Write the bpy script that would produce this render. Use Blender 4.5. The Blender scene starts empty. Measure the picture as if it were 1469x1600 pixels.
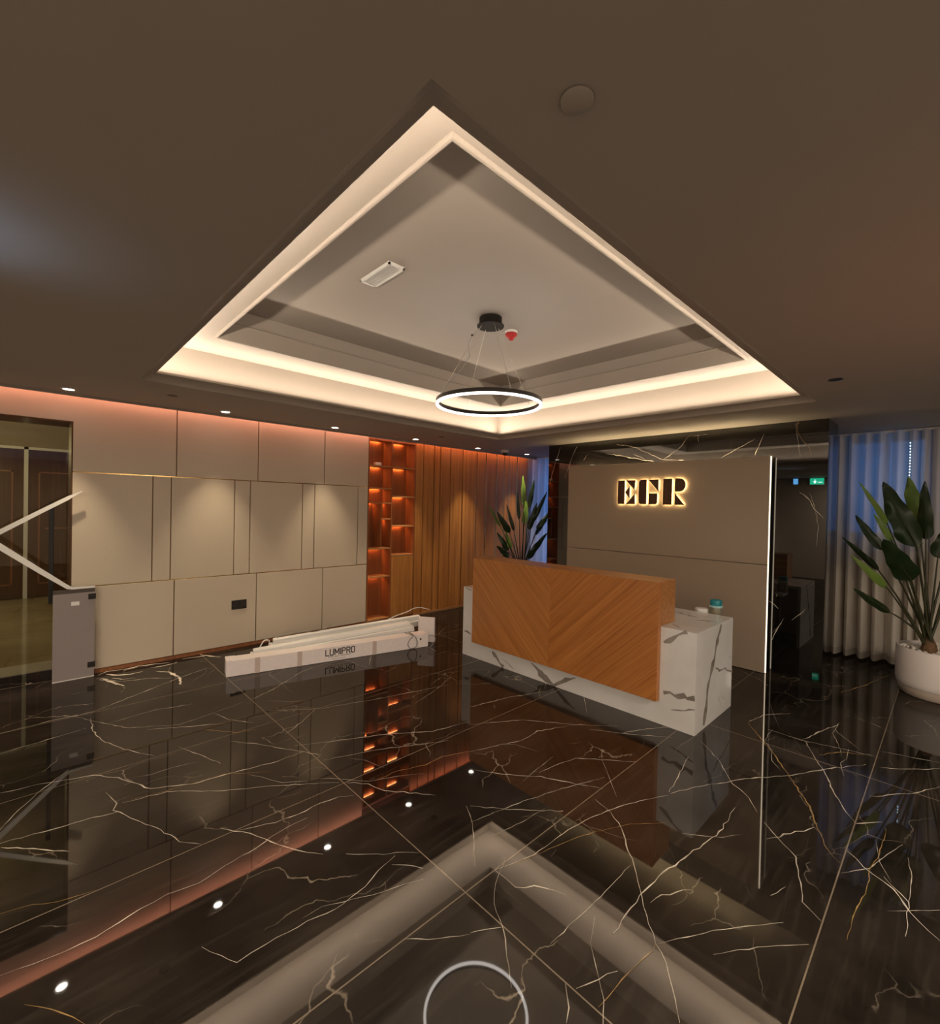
import bpy, math, random
from mathutils import Vector, Matrix, noise as mnoise
random.seed(7)
S = bpy.context.scene
C = S.collection
# ------------------------------------------------------------------ camera, world, exposure, sun-less interior
cam_d = bpy.data.cameras.new('camera'); cam = bpy.data.objects.new('camera', cam_d); C.objects.link(cam)
cam_d.sensor_fit = 'HORIZONTAL'; cam_d.sensor_width = 36.0
cam_d.lens = 725.45 / 1469.0 * 36.0
_r = Vector((0.722767, -0.69077, 0.021097)); _u = Vector((-0.007718, 0.022457, 0.999718)); _f = Vector((0.691049, 0.722726, -0.0109))
cam.matrix_world = Matrix(((_r.x, _u.x, -_f.x, 0.0), (_r.y, _u.y, -_f.y, 0.0), (_r.z, _u.z, -_f.z, 1.6), (0, 0, 0, 1)))
cam_d.clip_start = 0.05
S.camera = cam
S.view_settings.view_transform = 'Standard'; S.view_settings.look = 'None'
S.view_settings.gamma = 1.0; S.view_settings.use_curve_mapping = False
S.view_settings.exposure = 0.25
W = bpy.data.worlds.new('dusk'); S.world = W; W.use_nodes = True
bg = W.node_tree.nodes['Background']; bg.inputs[0].default_value = (0.030, 0.14, 0.44, 1); bg.inputs[1].default_value = 4.2
cy = S.cycles
cy.max_bounces = 10; cy.diffuse_bounces = 5; cy.glossy_bounces = 5; cy.transmission_bounces = 8; cy.transparent_max_bounces = 12
cy.caustics_reflective = True; cy.blur_glossy = 1.0; cy.caustics_refractive = False
cy.sample_clamp_indirect = 4.0
cy.use_denoising = True
# brightness of everything that gives off light
L_COVE, L_RING, L_WASH, L_SHELF, L_HALO, L_EDGE, P_DOWN = 70.0, 2.6, 17.0, 46.0, 15.0, 2.2, 62.0
WARM = (1.0, 0.83, 0.66); SALMON = (1.0, 0.42, 0.30); ORANGE = (1.0, 0.36, 0.12)
def lamp(name, kind, loc, power, color, aim=None, size=0.1, angle=60, blend=0.6, parent=None):
    d = bpy.data.lights.new(name, kind); d.energy = power; d.color = color
    if kind == 'SPOT': d.spot_size = math.radians(angle); d.spot_blend = blend; d.shadow_soft_size = size
    elif kind == 'POINT': d.shadow_soft_size = size
    elif kind == 'AREA': d.size = size
    o = bpy.data.objects.new(name, d); C.objects.link(o); o.location = loc
    if aim is not None:
        o.rotation_euler = (Vector(aim) - Vector(loc)).to_track_quat('-Z', 'Y').to_euler()
    if parent: o.parent = parent
    return o
# added spots, sources unseen, for the blue and amber glows on the ceiling
lamp('blue_glow_spot', 'SPOT', (-0.35, 2.35, 2.1), 3.0, (0.45, 0.65, 1.0), (-0.22, 2.33, 2.5), 0.05, 110, 1.0)
lamp('amber_glow_spot', 'SPOT', (2.6, -0.7, 1.2), 9.0, (1.0, 0.32, 0.12), (2.75, -0.2, 2.5), 0.1, 120, 1.0)
lamp('corridor_lamp', 'POINT', (-0.9, 8.2, 2.3), 42.0, (1.0, 0.82, 0.45), size=0.15)
for _p, _e in (((-3.0, -3.3, 0.7), 22.0), ((3.2, -3.3, 0.7), 20.0), ((-3.0, 3.9, 0.7), 16.0)):  # added fill lights behind the camera, lifting the whole room
    lamp('rear_fill_point', 'POINT', _p, _e, (1.0, 0.86, 0.71), size=0.35)
for _p, _e in (((-1.6, -1.5, 2.49), 115.0), ((2.0, -2.2, 2.49), 110.0), ((-2.3, 1.3, 2.49), 80.0)):  # added area fill from behind, no known fittings, brightens wall and desk
    lamp('rear_fill_area', 'AREA', _p, _e, (1.0, 0.86, 0.71), (_p[0], _p[1], 0), 1.1)

FLOOR_VEINS=[[(-0.116, 4.429), (0.142, 4.459), (0.374, 4.444), (0.7, 4.639), (1.013, 4.817), (1.293, 4.943)], [(0.272, 4.427), (0.375, 4.236), (0.528, 3.974), (0.803, 3.798), (1.266, 3.899)], [(0.355, 4.321), (0.344, 4.074), (0.39, 3.831), (0.482, 3.616), (0.588, 3.43)], [(-0.106, 4.084), (0.07, 4.112), (0.316, 4.16)], [(-0.091, 3.536), (0.101, 3.494), (0.291, 3.417), (0.396, 3.294), (0.51, 3.05), (0.69, 2.949), (1.126, 2.872), (1.309, 2.87)], [(0.325, 3.168), (0.357, 3.018), (0.337, 2.96), (0.394, 2.833), (0.454, 2.701), (0.508, 2.562), (0.532, 2.483), (0.598, 2.396)], [(-0.061, 2.501), (0.029, 2.472), (0.102, 2.425), (0.219, 2.398)], [(1.315, 3.898), (1.569, 4.028), (1.897, 4.259), (2.046, 4.305)], [(1.306, 3.17), (1.497, 3.291), (1.643, 3.417)], [(0.999, 3.312), (1.113, 3.167), (1.294, 2.884), (1.365, 2.759)], [(1.293, 2.981), (1.527, 2.859), (1.818, 2.721), (2.099, 2.536), (2.406, 2.465)], [(1.364, 3.621), (1.671, 3.392), (2.164, 3.248), (2.75, 3.111)], [(1.354, 2.694), (1.712, 2.558), (2.096, 2.359)], [(1.473, 2.293), (1.626, 2.288), (1.798, 2.228), (1.932, 2.233), (2.114, 2.16)], [(1.348, 2.383), (1.429, 2.291), (1.46, 2.174), (1.535, 2.096), (1.65, 1.955)], [(0.754, 2.385), (0.914, 2.318), (1.022, 2.303), (1.148, 2.311), (1.25, 2.293), (1.315, 2.254)], [(0.702, 2.453), (0.792, 2.32), (0.852, 2.195), (0.908, 2.075), (0.943, 2.016), (0.993, 1.959)], [(1.07, 1.894), (1.198, 1.773), (1.249, 1.746), (1.323, 1.673)], [(-0.051, 2.17), (0.067, 2.144), (0.196, 2.132), (0.336, 2.168), (0.424, 2.18), (0.534, 2.156), (0.641, 2.187), (0.782, 2.203), (0.899, 2.239), (1.047, 2.247)], [(0.467, 1.834), (0.509, 1.756), (0.541, 1.69), (0.64, 1.693), (0.79, 1.679), (0.898, 1.657), (1.039, 1.675), (1.125, 1.713), (1.23, 1.731)], [(0.007, 1.995), (0.047, 1.945), (0.09, 1.887), (0.118, 1.849), (0.145, 1.797)], [(-0.079, 3.134), (-0.014, 3.282), (0.06, 3.413), (0.194, 3.582)], [(-0.074, 2.975), (0.031, 2.875), (0.152, 2.739)], [(0.376, 3.002), (0.569, 2.959), (0.805, 2.767), (1.031, 2.625), (1.314, 2.414)], [(1.023, 1.368), (1.114, 1.285), (1.214, 1.219)], [(1.192, 1.701), (1.238, 1.655), (1.276, 1.588)], [(-0.076, 3.014), (0.146, 2.977), (0.354, 2.935)], [(0.918, 3.602), (1.068, 3.409), (1.183, 3.37)], [(0.622, 3.861), (0.864, 3.712), (1.046, 3.618)], [(0.439, 4.148), (0.714, 4.186), (0.958, 4.126)], [(0.462, 5.266), (0.619, 5.033), (0.819, 4.962), (1.013, 4.817)], [(0.731, 3.449), (0.821, 3.214), (0.873, 3.071)], [(0.962, 2.833), (1.07, 2.631), (1.185, 2.55)], [(1.039, 3.83), (1.096, 3.641), (1.2, 3.484)], [(0.417, 3.001), (0.63, 2.962), (0.852, 2.931), (1.086, 2.768)], [(2.11, 2.155), (2.295, 2.1), (2.474, 2.028), (2.667, 2.04), (2.962, 1.913)], [(2.257, 1.707), (2.44, 1.686), (2.564, 1.65), (2.703, 1.502), (2.818, 1.366)], [(1.969, 2.009), (2.078, 1.844), (2.229, 1.674), (2.327, 1.493), (2.405, 1.362)], [(1.729, 1.757), (1.862, 1.603), (2.068, 1.401)], [(1.642, 1.666), (1.941, 1.603), (2.192, 1.532), (2.512, 1.414)], [(1.51, 1.366), (1.711, 1.311), (1.926, 1.302), (2.161, 1.266), (2.36, 1.21), (2.629, 1.082)], [(1.601, 1.333), (1.871, 1.264), (2.054, 1.202), (2.241, 1.112), (2.396, 0.982)], [(2.279, 1.338), (2.247, 1.223), (2.177, 1.122), (2.057, 1.026), (1.987, 0.958), (1.886, 0.886), (1.786, 0.81), (1.695, 0.73), (1.649, 0.674), (1.581, 0.618), (1.489, 0.56)], [(1.406, 0.994), (1.519, 0.988), (1.688, 0.98), (1.81, 0.977), (1.98, 0.978)], [(1.51, 1.366), (1.509, 1.308), (1.501, 1.247), (1.568, 1.197), (1.634, 1.082)], [(2.651, 1.082), (2.853, 0.991), (3.136, 0.837), (3.368, 0.676), (3.621, 0.543), (3.912, 0.358)], [(3.42, 1.196), (3.231, 1.011), (3.023, 0.873), (2.976, 0.793), (2.838, 0.693)], [(3.134, 1.172), (2.846, 1.117), (2.659, 1.095)], [(3.985, 1.053), (3.775, 0.915), (3.591, 0.794), (3.362, 0.658), (3.113, 0.518), (2.923, 0.451), (2.77, 0.382), (2.701, 0.325)], [(2.775, 0.648), (2.687, 0.571), (2.606, 0.476), (2.437, 0.431), (2.327, 0.399), (2.27, 0.331)], [(3.983, 0.701), (3.754, 0.598), (3.57, 0.519), (3.306, 0.42), (3.13, 0.33)], [(3.992, 0.712), (4.26, 0.645), (4.538, 0.571)], [(3.978, 0.925), (3.975, 0.709), (4.043, 0.505), (4.096, 0.296)], [(1.704, 0.722), (1.776, 0.682), (1.91, 0.604), (2.025, 0.527), (2.153, 0.428)], [(1.807, 0.569), (1.897, 0.512), (1.99, 0.443), (2.113, 0.339)], [(1.341, 0.758), (1.434, 0.753), (1.524, 0.743), (1.662, 0.727), (1.695, 0.73)], [(1.616, 0.854), (1.73, 0.862), (1.855, 0.871), (2.014, 0.861), (2.289, 0.816), (2.522, 0.78), (2.792, 0.788)], [(2.84, 0.319), (2.766, 0.253), (2.695, 0.151), (2.56, 0.067), (2.498, 0.004)], [(2.641, 0.317), (2.776, 0.232), (2.951, 0.191), (3.096, 0.144)], [(4.201, 0.32), (4.256, 0.181), (4.306, 0.034)], [(3.925, 0.297), (4.088, 0.128), (4.213, 0.032)], [(3.483, 0.3), (3.707, 0.139), (3.925, 0.028)], [(3.191, 0.21), (2.928, 0.212), (2.763, 0.231), (2.612, 0.226), (2.426, 0.247), (2.245, 0.245)], [(2.639, 0.6), (2.776, 0.537), (2.923, 0.457)], [(3.126, 0.323), (3.244, 0.227)], [(1.328, 0.871), (1.269, 0.824), (1.227, 0.801)], [(2.758, 0.187), (2.656, 0.099), (2.431, 0.092)], [(2.578, 2.645), (2.953, 2.569), (3.312, 2.439)], [(2.371, 2.429), (2.716, 2.23), (2.962, 1.913), (3.174, 1.694)], [(5.31, 0.675), (5.751, 0.543), (6.457, 0.389)], [(1.219, 1.225), (1.282, 1.186), (1.33, 1.155)], [(2.969, 1.808), (3.132, 1.571), (3.312, 1.351)], [(3.044, 1.647), (3.271, 1.543), (3.502, 1.407)], [(4.016, 1.061), (4.241, 1.01), (4.434, 0.88)], [(1.339, 0.84), (1.422, 0.806), (1.496, 0.776)], [(1.854, 0.829), (1.924, 0.807), (2.048, 0.739)], [(3.82, 0.592), (3.988, 0.497), (4.051, 0.388)], [(2.656, 0.099), (2.855, 0.099), (3.003, 0.117)], [(2.265, 0.498), (2.369, 0.47)]]
PORTAL_VEINS=[[(3.878, 2.47), (3.961, 2.238), (4.045, 1.972)], [(3.602, 2.463), (3.698, 2.282), (3.795, 2.025)], [(3.154, 2.332), (2.834, 2.258), (2.511, 2.188)], [(2.838, 2.415), (2.618, 2.308), (2.41, 2.207), (2.168, 2.188)], [(2.779, 2.293), (2.67, 2.248), (2.615, 2.198)], [(2.41, 2.207), (2.289, 2.285), (2.195, 2.35), (2.128, 2.452)], [(2.128, 2.457), (2.014, 2.456), (1.903, 2.459)], [(2.014, 2.465), (2.014, 2.383)], [(1.789, 2.182), (1.607, 2.281), (1.453, 2.367)], [(1.449, 2.193), (1.413, 2.309), (1.369, 2.413)], [(1.103, 2.489), (1.096, 2.396), (1.079, 2.312), (1.071, 2.23), (1.053, 2.157)], [(3.009, 2.442), (2.81, 2.399), (2.672, 2.35)], [(3.497, 2.256), (3.45, 2.324), (3.418, 2.336)], [(1.054, 1.815), (0.972, 1.728), (0.939, 1.652), (0.859, 1.558)], [(0.974, 1.805), (0.939, 1.69), (0.913, 1.576), (0.9, 1.462), (0.904, 1.385), (0.914, 1.289)], [(1.288, 0.713), (1.244, 0.679), (1.209, 0.645)], [(1.221, 0.794), (1.217, 0.764)], [(1.253, 0.324), (1.22, 0.422), (1.171, 0.512)], [(1.089, 0.548), (1.025, 0.628), (0.979, 0.685)], [(1.254, 0.394), (1.204, 0.465), (1.156, 0.555)], [(0.968, 0.899), (0.922, 0.944)]]
DESK_FRONT_VEINS=[[(1.484, 0.616), (1.447, 0.641), (1.415, 0.661), (1.383, 0.693), (1.32, 0.731)], [(1.479, 0.244), (1.429, 0.255), (1.396, 0.245), (1.372, 0.24), (1.324, 0.267), (1.308, 0.256), (1.254, 0.265)], [(1.418, 0.134), (1.361, 0.149), (1.252, 0.193)], [(3.241, 0.127), (3.173, 0.085), (3.132, 0.037), (3.079, 0.013)], [(3.095, 0.095), (3.03, 0.064), (2.941, 0.021)], [(2.73, 0.141), (2.649, 0.099), (2.592, 0.053), (2.526, 0.027), (2.467, 0.005)], [(2.525, -0.034), (2.421, 0.04), (2.341, 0.097), (2.243, 0.134)], [(3.662, 0.246), (3.617, 0.261), (3.557, 0.242)], [(3.677, 0.72), (3.608, 0.714), (3.556, 0.711)]]
DESK_END_VEINS=[[(3.941, 0.723), (3.92, 0.678), (3.864, 0.601), (3.813, 0.482), (3.76, 0.399), (3.697, 0.313), (3.681, 0.216), (3.655, 0.115), (3.628, 0.023)], [(3.843, 0.398), (3.931, 0.365), (4.06, 0.349), (4.129, 0.315), (4.241, 0.284)]]
DESK_TOP_VEINS=[[(4.039, 1.632), (4.007, 1.527), (3.969, 1.432)], [(3.873, 1.414), (3.926, 1.348), (3.951, 1.282)], [(3.592, 1.483), (3.549, 1.432), (3.522, 1.392)]]
RIGHT_LEAVES=[([5.048, 0.567, 1.88], [5.347, 0.4, 1.522], 0.051, 1), ([5.284, 0.431, 1.889], [5.577, 0.226, 1.345], 0.203, 0), ([5.791, 0.308, 1.958], [5.783, 0.225, 1.525], 0.152, 1), ([5.627, 0.193, 1.91], [5.682, 0.175, 1.402], 0.118, 0), ([5.364, 0.62, 1.602], [5.505, 0.44, 1.297], 0.085, 0), ([5.398, 0.498, 1.615], [5.515, 0.383, 1.38], 0.062, 1), ([5.11, 0.41, 1.409], [5.452, 0.245, 1.051], 0.186, 0), ([5.361, 0.71, 1.4], [5.523, 0.468, 1.114], 0.062, 0), ([5.088, 0.61, 1.26], [5.392, 0.397, 0.976], 0.073, 1), ([4.941, 0.566, 0.992], [5.318, 0.368, 0.778], 0.073, 0), ([5.702, 0.026, 1.534], [5.709, 0.098, 1.245], 0.147, 0), ([5.89, 0.241, 1.431], [5.784, 0.241, 1.33], 0.09, 1), ([6.173, -0.061, 1.751], [5.998, 0.018, 1.388], 0.147, 0), ([5.943, -0.206, 1.439], [5.848, -0.036, 1.154], 0.113, 1), ([5.663, -0.114, 1.673], [5.72, -0.009, 1.28], 0.135, 0)]
LEFT_LEAVES=[([5.408, 5.242, 1.649], [5.673, 5.191, 1.284], 0.054, 1), ([5.659, 5.27, 1.535], [5.858, 5.157, 1.18], 0.119, 0), ([5.85, 5.233, 1.663], [5.954, 5.144, 1.213], 0.065, 0), ([6.069, 5.067, 2.158], [6.082, 5.047, 1.641], 0.097, 1), ([6.051, 5.17, 1.882], [6.054, 5.119, 1.408], 0.065, 0), ([6.006, 4.94, 1.72], [6.034, 4.991, 1.333], 0.119, 1), ([6.31, 5.016, 2.095], [6.199, 5.031, 1.608], 0.087, 0), ([6.366, 4.779, 1.89], [6.192, 4.938, 1.368], 0.087, 0), ([6.191, 4.853, 1.702], [6.12, 4.956, 1.242], 0.108, 0), ([6.476, 4.847, 1.41], [6.282, 4.945, 1.147], 0.065, 0), ([6.27, 4.68, 1.202], [6.084, 4.935, 0.754], 0.119, 0), ([5.753, 5.355, 1.183], [5.896, 5.213, 0.877], 0.108, 0), ([5.764, 5.165, 1.204], [5.877, 5.136, 0.918], 0.087, 1), ([5.659, 5.261, 0.964], [5.853, 5.156, 0.77], 0.108, 0), ([6.576, 4.79, 1.606], [6.309, 4.94, 1.251], 0.087, 0)]
WALL_FOOT_VEINS=[[(0.477, 5.344), (0.549, 5.414), (0.625, 5.395), (0.783, 5.377)], [(0.496, 5.244), (0.552, 5.074), (0.58, 4.991), (0.615, 4.903)], [(0.541, 5.332), (0.607, 5.234), (0.699, 5.199), (0.799, 5.202)], [(0.67, 5.357), (0.786, 5.398), (0.93, 5.374), (1.031, 5.329)], [(0.564, 5.186), (0.628, 5.09), (0.718, 5.054)], [(1.151, 5.367), (1.242, 5.359), (1.367, 5.33)], [(1.325, 5.409), (1.392, 5.287), (1.463, 5.185)], [(0.484, 5.213), (0.537, 5.106), (0.592, 4.942)], [(0.872, 5.278), (0.975, 5.263), (1.09, 5.29)], [(0.888, 5.127), (0.974, 5.031), (1.019, 4.84), (0.985, 4.625)]]
# ------------------------------------------------------------------ materials
def newmat(name):
    m = bpy.data.materials.new(name); m.use_nodes = True
    nt = m.node_tree; return m, nt, nt.nodes['Principled BSDF']
def setp(b, **k):
    for n, v in k.items():
        n = n.replace('_', ' ')
        if n in b.inputs: b.inputs[n].default_value = v
def plain(name, col, rough=0.5, metal=0.0, bump=0.0, scale=60.0, vary=0.06, ior=1.5):
    m, nt, b = newmat(name)
    b.inputs['Roughness'].default_value = rough; b.inputs['Metallic'].default_value = metal; b.inputs['IOR'].default_value = ior
    tc = nt.nodes.new('ShaderNodeTexCoord'); no = nt.nodes.new('ShaderNodeTexNoise'); no.inputs['Scale'].default_value = scale
    no.inputs['Detail'].default_value = 4
    nt.links.new(tc.outputs['Object'], no.inputs['Vector'])
    r = nt.nodes.new('ShaderNodeValToRGB')
    r.color_ramp.elements[0].position = 0.3; r.color_ramp.elements[1].position = 0.7
    r.color_ramp.elements[0].color = (*[c * (1 - vary) for c in col], 1); r.color_ramp.elements[1].color = (*[min(1, c * (1 + vary)) for c in col], 1)
    nt.links.new(no.outputs['Fac'], r.inputs['Fac']); nt.links.new(r.outputs['Color'], b.inputs['Base Color'])
    if bump:
        bp = nt.nodes.new('ShaderNodeBump'); bp.inputs['Strength'].default_value = bump; bp.inputs['Distance'].default_value = 0.002
        nt.links.new(no.outputs['Fac'], bp.inputs['Height']); nt.links.new(bp.outputs['Normal'], b.inputs['Normal'])
    return m
def glow(name, col, strength):
    m, nt, b = newmat(name)
    b.inputs['Base Color'].default_value = (*[min(1, c) for c in col], 1)
    b.inputs['Emission Color'].default_value = (*col, 1); b.inputs['Emission Strength'].default_value = strength
    return m
def wood(name, dark, light, grain, scale=1.0, rough=0.35, across=26.0, tint=None):
    """grain: unit vector the fibres run along (object space)"""
    m, nt, b = newmat(name)
    tc = nt.nodes.new('ShaderNodeTexCoord')
    g = Vector(grain).normalized()
    q = g.rotation_difference(Vector((0, 0, 1))).to_euler()
    mp = nt.nodes.new('ShaderNodeMapping'); mp.inputs['Rotation'].default_value = q
    nt.links.new(tc.outputs['Object'], mp.inputs['Vector'])
    mp2 = nt.nodes.new('ShaderNodeMapping'); mp2.inputs['Scale'].default_value = (across * scale, across * scale, 0.9 * scale)
    nt.links.new(mp.outputs['Vector'], mp2.inputs['Vector'])
    n1 = nt.nodes.new('ShaderNodeTexNoise'); n1.inputs['Scale'].default_value = 1.0; n1.inputs['Detail'].default_value = 6; n1.inputs['Roughness'].default_value = 0.6
    n1.inputs['Distortion'].default_value = 0.4
    nt.links.new(mp2.outputs['Vector'], n1.inputs['Vector'])
    n2 = nt.nodes.new('ShaderNodeTexNoise'); n2.inputs['Scale'].default_value = 7.0; n2.inputs['Detail'].default_value = 3
    nt.links.new(mp2.outputs['Vector'], n2.inputs['Vector'])
    mx = nt.nodes.new('ShaderNodeMath'); mx.operation = 'MULTIPLY_ADD'; mx.inputs[1].default_value = 0.35
    nt.links.new(n2.outputs['Fac'], mx.inputs[0]); nt.links.new(n1.outputs['Fac'], mx.inputs[2])
    r = nt.nodes.new('ShaderNodeValToRGB'); r.color_ramp.elements[0].position = 0.42; r.color_ramp.elements[1].position = 0.92
    r.color_ramp.elements[0].color = (*dark, 1); r.color_ramp.elements[1].color = (*light, 1)
    nt.links.new(mx.outputs[0], r.inputs['Fac']); nt.links.new(r.outputs['Color'], b.inputs['Base Color'])
    b.inputs['Roughness'].default_value = rough
    bp = nt.nodes.new('ShaderNodeBump'); bp.inputs['Strength'].default_value = 0.08; bp.inputs['Distance'].default_value = 0.001
    nt.links.new(mx.outputs[0], bp.inputs['Height']); nt.links.new(bp.outputs['Normal'], b.inputs['Normal'])
    return m
def marble(name, c0, c1, vein, vscale, vwidth, rough, ior, vmask=(0.5, 0.62), stretch=(1, 1, 1), cloud=1.3, streak=0.0):
    m, nt, b = newmat(name); N = nt.nodes.new; Lk = nt.links.new
    tc = N('ShaderNodeTexCoord')
    n0 = N('ShaderNodeTexNoise'); n0.inputs['Scale'].default_value = cloud; n0.inputs['Detail'].default_value = 9; n0.inputs['Roughness'].default_value = 0.62
    Lk(tc.outputs['Object'], n0.inputs['Vector'])
    r0 = N('ShaderNodeValToRGB'); r0.color_ramp.elements[0].position = 0.38; r0.color_ramp.elements[1].position = 0.68
    r0.color_ramp.elements[0].color = (*c0, 1); r0.color_ramp.elements[1].color = (*c1, 1)
    Lk(n0.outputs['Fac'], r0.inputs['Fac'])
    nd = N('ShaderNodeTexNoise'); nd.inputs['Scale'].default_value = 2.2; nd.inputs['Detail'].default_value = 5
    Lk(tc.outputs['Object'], nd.inputs['Vector'])
    ad = N('ShaderNodeVectorMath'); ad.operation = 'MULTIPLY_ADD'; ad.inputs[1].default_value = (0.5, 0.5, 0.5)
    Lk(nd.outputs['Color'], ad.inputs[0]); Lk(tc.outputs['Object'], ad.inputs[2])
    mp = N('ShaderNodeMapping'); mp.inputs['Scale'].default_value = stretch; mp.inputs['Rotation'].default_value = (0.2, 0.3, 0.7)
    Lk(ad.outputs[0], mp.inputs['Vector'])
    vo = N('ShaderNodeTexVoronoi'); vo.feature = 'DISTANCE_TO_EDGE'; vo.inputs['Scale'].default_value = vscale
    Lk(mp.outputs['Vector'], vo.inputs['Vector'])
    rv = N('ShaderNodeValToRGB'); rv.color_ramp.elements[0].position = 0.0; rv.color_ramp.elements[1].position = vwidth
    rv.color_ramp.elements[0].color = (1, 1, 1, 1); rv.color_ramp.elements[1].color = (0, 0, 0, 1)
    Lk(vo.outputs['Distance'], rv.inputs['Fac'])
    nm = N('ShaderNodeTexNoise'); nm.inputs['Scale'].default_value = 1.7; nm.inputs['Detail'].default_value = 3
    Lk(tc.outputs['Object'], nm.inputs['Vector'])
    rm = N('ShaderNodeValToRGB'); rm.color_ramp.elements[0].position = vmask[0]; rm.color_ramp.elements[1].position = vmask[1]
    Lk(nm.outputs['Fac'], rm.inputs['Fac'])
    mu = N('ShaderNodeMath'); mu.operation = 'MULTIPLY'
    Lk(rv.outputs['Color'], mu.inputs[0]); Lk(rm.outputs['Color'], mu.inputs[1])
    mix = N('ShaderNodeMix'); mix.data_type = 'RGBA'
    Lk(mu.outputs[0], mix.inputs['Factor']); Lk(r0.outputs['Color'], mix.inputs['A']); mix.inputs['B'].default_value = (*vein, 1)
    out = mix.outputs['Result']
    if streak:
        mp3 = N('ShaderNodeMapping'); mp3.inputs['Rotation'].default_value = (0, 0, 0.35); mp3.inputs['Scale'].default_value = (1.2, 16, 1)
        Lk(tc.outputs['Object'], mp3.inputs['Vector'])
        n5 = N('ShaderNodeTexNoise'); n5.inputs['Scale'].default_value = 2.0; n5.inputs['Detail'].default_value = 7; n5.inputs['Distortion'].default_value = 0.6
        Lk(mp3.outputs['Vector'], n5.inputs['Vector'])
        r5 = N('ShaderNodeValToRGB'); r5.color_ramp.elements[0].position = 0.52; r5.color_ramp.elements[1].position = 0.75
        r5.color_ramp.elements[0].color = (0, 0, 0, 1); r5.color_ramp.elements[1].color = (streak, streak, streak, 1)
        Lk(n5.outputs['Fac'], r5.inputs['Fac'])
        mix2 = N('ShaderNodeMix'); mix2.data_type = 'RGBA'
        Lk(r5.outputs['Color'], mix2.inputs['Factor']); Lk(out, mix2.inputs['A']); mix2.inputs['B'].default_value = (*[v * 0.55 for v in vein], 1)
        out = mix2.outputs['Result']
    Lk(out, b.inputs['Base Color'])
    b.inputs['Roughness'].default_value = rough; b.inputs['IOR'].default_value = ior
    return m

M = {}
M['ceiling'] = plain('ceiling_paint', (0.36, 0.318, 0.272), 0.75, scale=3.0, vary=0.015)
M['panel'] = plain('beige_leatherette', (0.56, 0.48, 0.37), 0.45, bump=0.15, scale=240, vary=0.03)
M['feature'] = plain('feature_board', (0.34, 0.27, 0.20), 0.32, scale=200, vary=0.02)
M['wall'] = plain('wall_paint', (0.34, 0.28, 0.22), 0.7, scale=4, vary=0.03)
M['brass'] = plain('brass', (0.70, 0.47, 0.18), 0.16, 1.0, scale=20, vary=0.1)
M['shaded_brass'] = plain('shaded_brass', (0.16, 0.09, 0.035), 0.42, 0.6)  # darker copy of the brass: joints mirroring little light, shade put into colour
M['dark_gap'] = plain('dark_gap', (0.03, 0.02, 0.012), 0.6)
M['plank'] = wood('oak_plank', (0.30, 0.105, 0.022), (0.58, 0.26, 0.064), (0, 0, 1), 1.0, 0.38)
M['shelf_wood'] = wood('walnut_shelf', (0.17, 0.055, 0.018), (0.34, 0.13, 0.045), (0, 0, 1), 1.0, 0.4)
M['shelf_edge'] = wood('oak_edge', (0.30, 0.14, 0.05), (0.48, 0.26, 0.10), (1, 0, 0), 1.0, 0.4)
M['chev_a'] = wood('veneer_falling', (0.31, 0.105, 0.024), (0.56, 0.24, 0.066), (0, -0.72, -0.69), 1.0, 0.30, 58)
M['chev_b'] = wood('veneer_rising', (0.29, 0.092, 0.020), (0.53, 0.215, 0.055), (0, -0.72, 0.69), 1.0, 0.30, 58)
M['ledge'] = wood('veneer_ledge', (0.25, 0.09, 0.024), (0.52, 0.24, 0.075), (0, 1, 0), 1.0, 0.33)
M['floor'] = marble('dark_marble', (0.007, 0.0056, 0.0044), (0.038, 0.029, 0.022), (0.34, 0.28, 0.21), 1.9, 0.010, 0.035, 1.85, (0.52, 0.66), (1, 1.7, 1), 1.5, 0.12)
M['vein'] = plain('marble_vein', (0.66, 0.59, 0.48), 0.06, scale=9, vary=0.45, ior=1.85)
M['gold_vein'] = plain('marble_gold_vein', (0.42, 0.26, 0.10), 0.06, scale=9, vary=0.4, ior=1.85)
M['grout'] = plain('grout', (0.24, 0.19, 0.135), 0.2, scale=9, vary=0.15, ior=1.6)
M['black_marble'] = marble('black_marble', (0.004, 0.0035, 0.003), (0.013, 0.010, 0.008), (0.25, 0.18, 0.12), 1.6, 0.006, 0.012, 1.85, (0.58, 0.7))
M['white_marble'] = marble('white_marble', (0.62, 0.60, 0.57), (0.76, 0.75, 0.73), (0.36, 0.33, 0.30), 1.4, 0.02, 0.08, 1.5, (0.56, 0.7), (1, 1.4, 1), 1.2)
M['grey_vein'] = plain('grey_vein', (0.25, 0.22, 0.19), 0.1, scale=14, vary=0.22)
M['white_metal'] = plain('white_metal', (0.80, 0.79, 0.76), 0.4, vary=0.02)
M['white_plastic'] = plain('white_plastic', (0.78, 0.76, 0.72), 0.35, vary=0.02)
M['carton'] = plain('white_card', (0.88, 0.80, 0.77), 0.55, scale=30, vary=0.03)
M['tape'] = plain('brown_tape', (0.62, 0.50, 0.45), 0.3, vary=0.03)
M['ink'] = plain('ink', (0.06, 0.05, 0.05), 0.6)
M['black'] = plain('black_metal', (0.012, 0.010, 0.009), 0.35)
M['canopy'] = plain('matt_black_canopy', (0.010, 0.007, 0.005), 0.7, ior=1.3)
M['bronze'] = plain('bronze_face', (0.085, 0.040, 0.014), 0.4, 0.3)
M['wire'] = plain('steel_wire', (0.55, 0.50, 0.42), 0.35, 0.6)
M['cable'] = plain('grey_cable', (0.30, 0.28, 0.26), 0.5)
M['red'] = plain('red_plastic', (0.42, 0.008, 0.006), 0.5)
M['teal'] = plain('teal_plastic', (0.01, 0.22, 0.26), 0.4)
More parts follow.
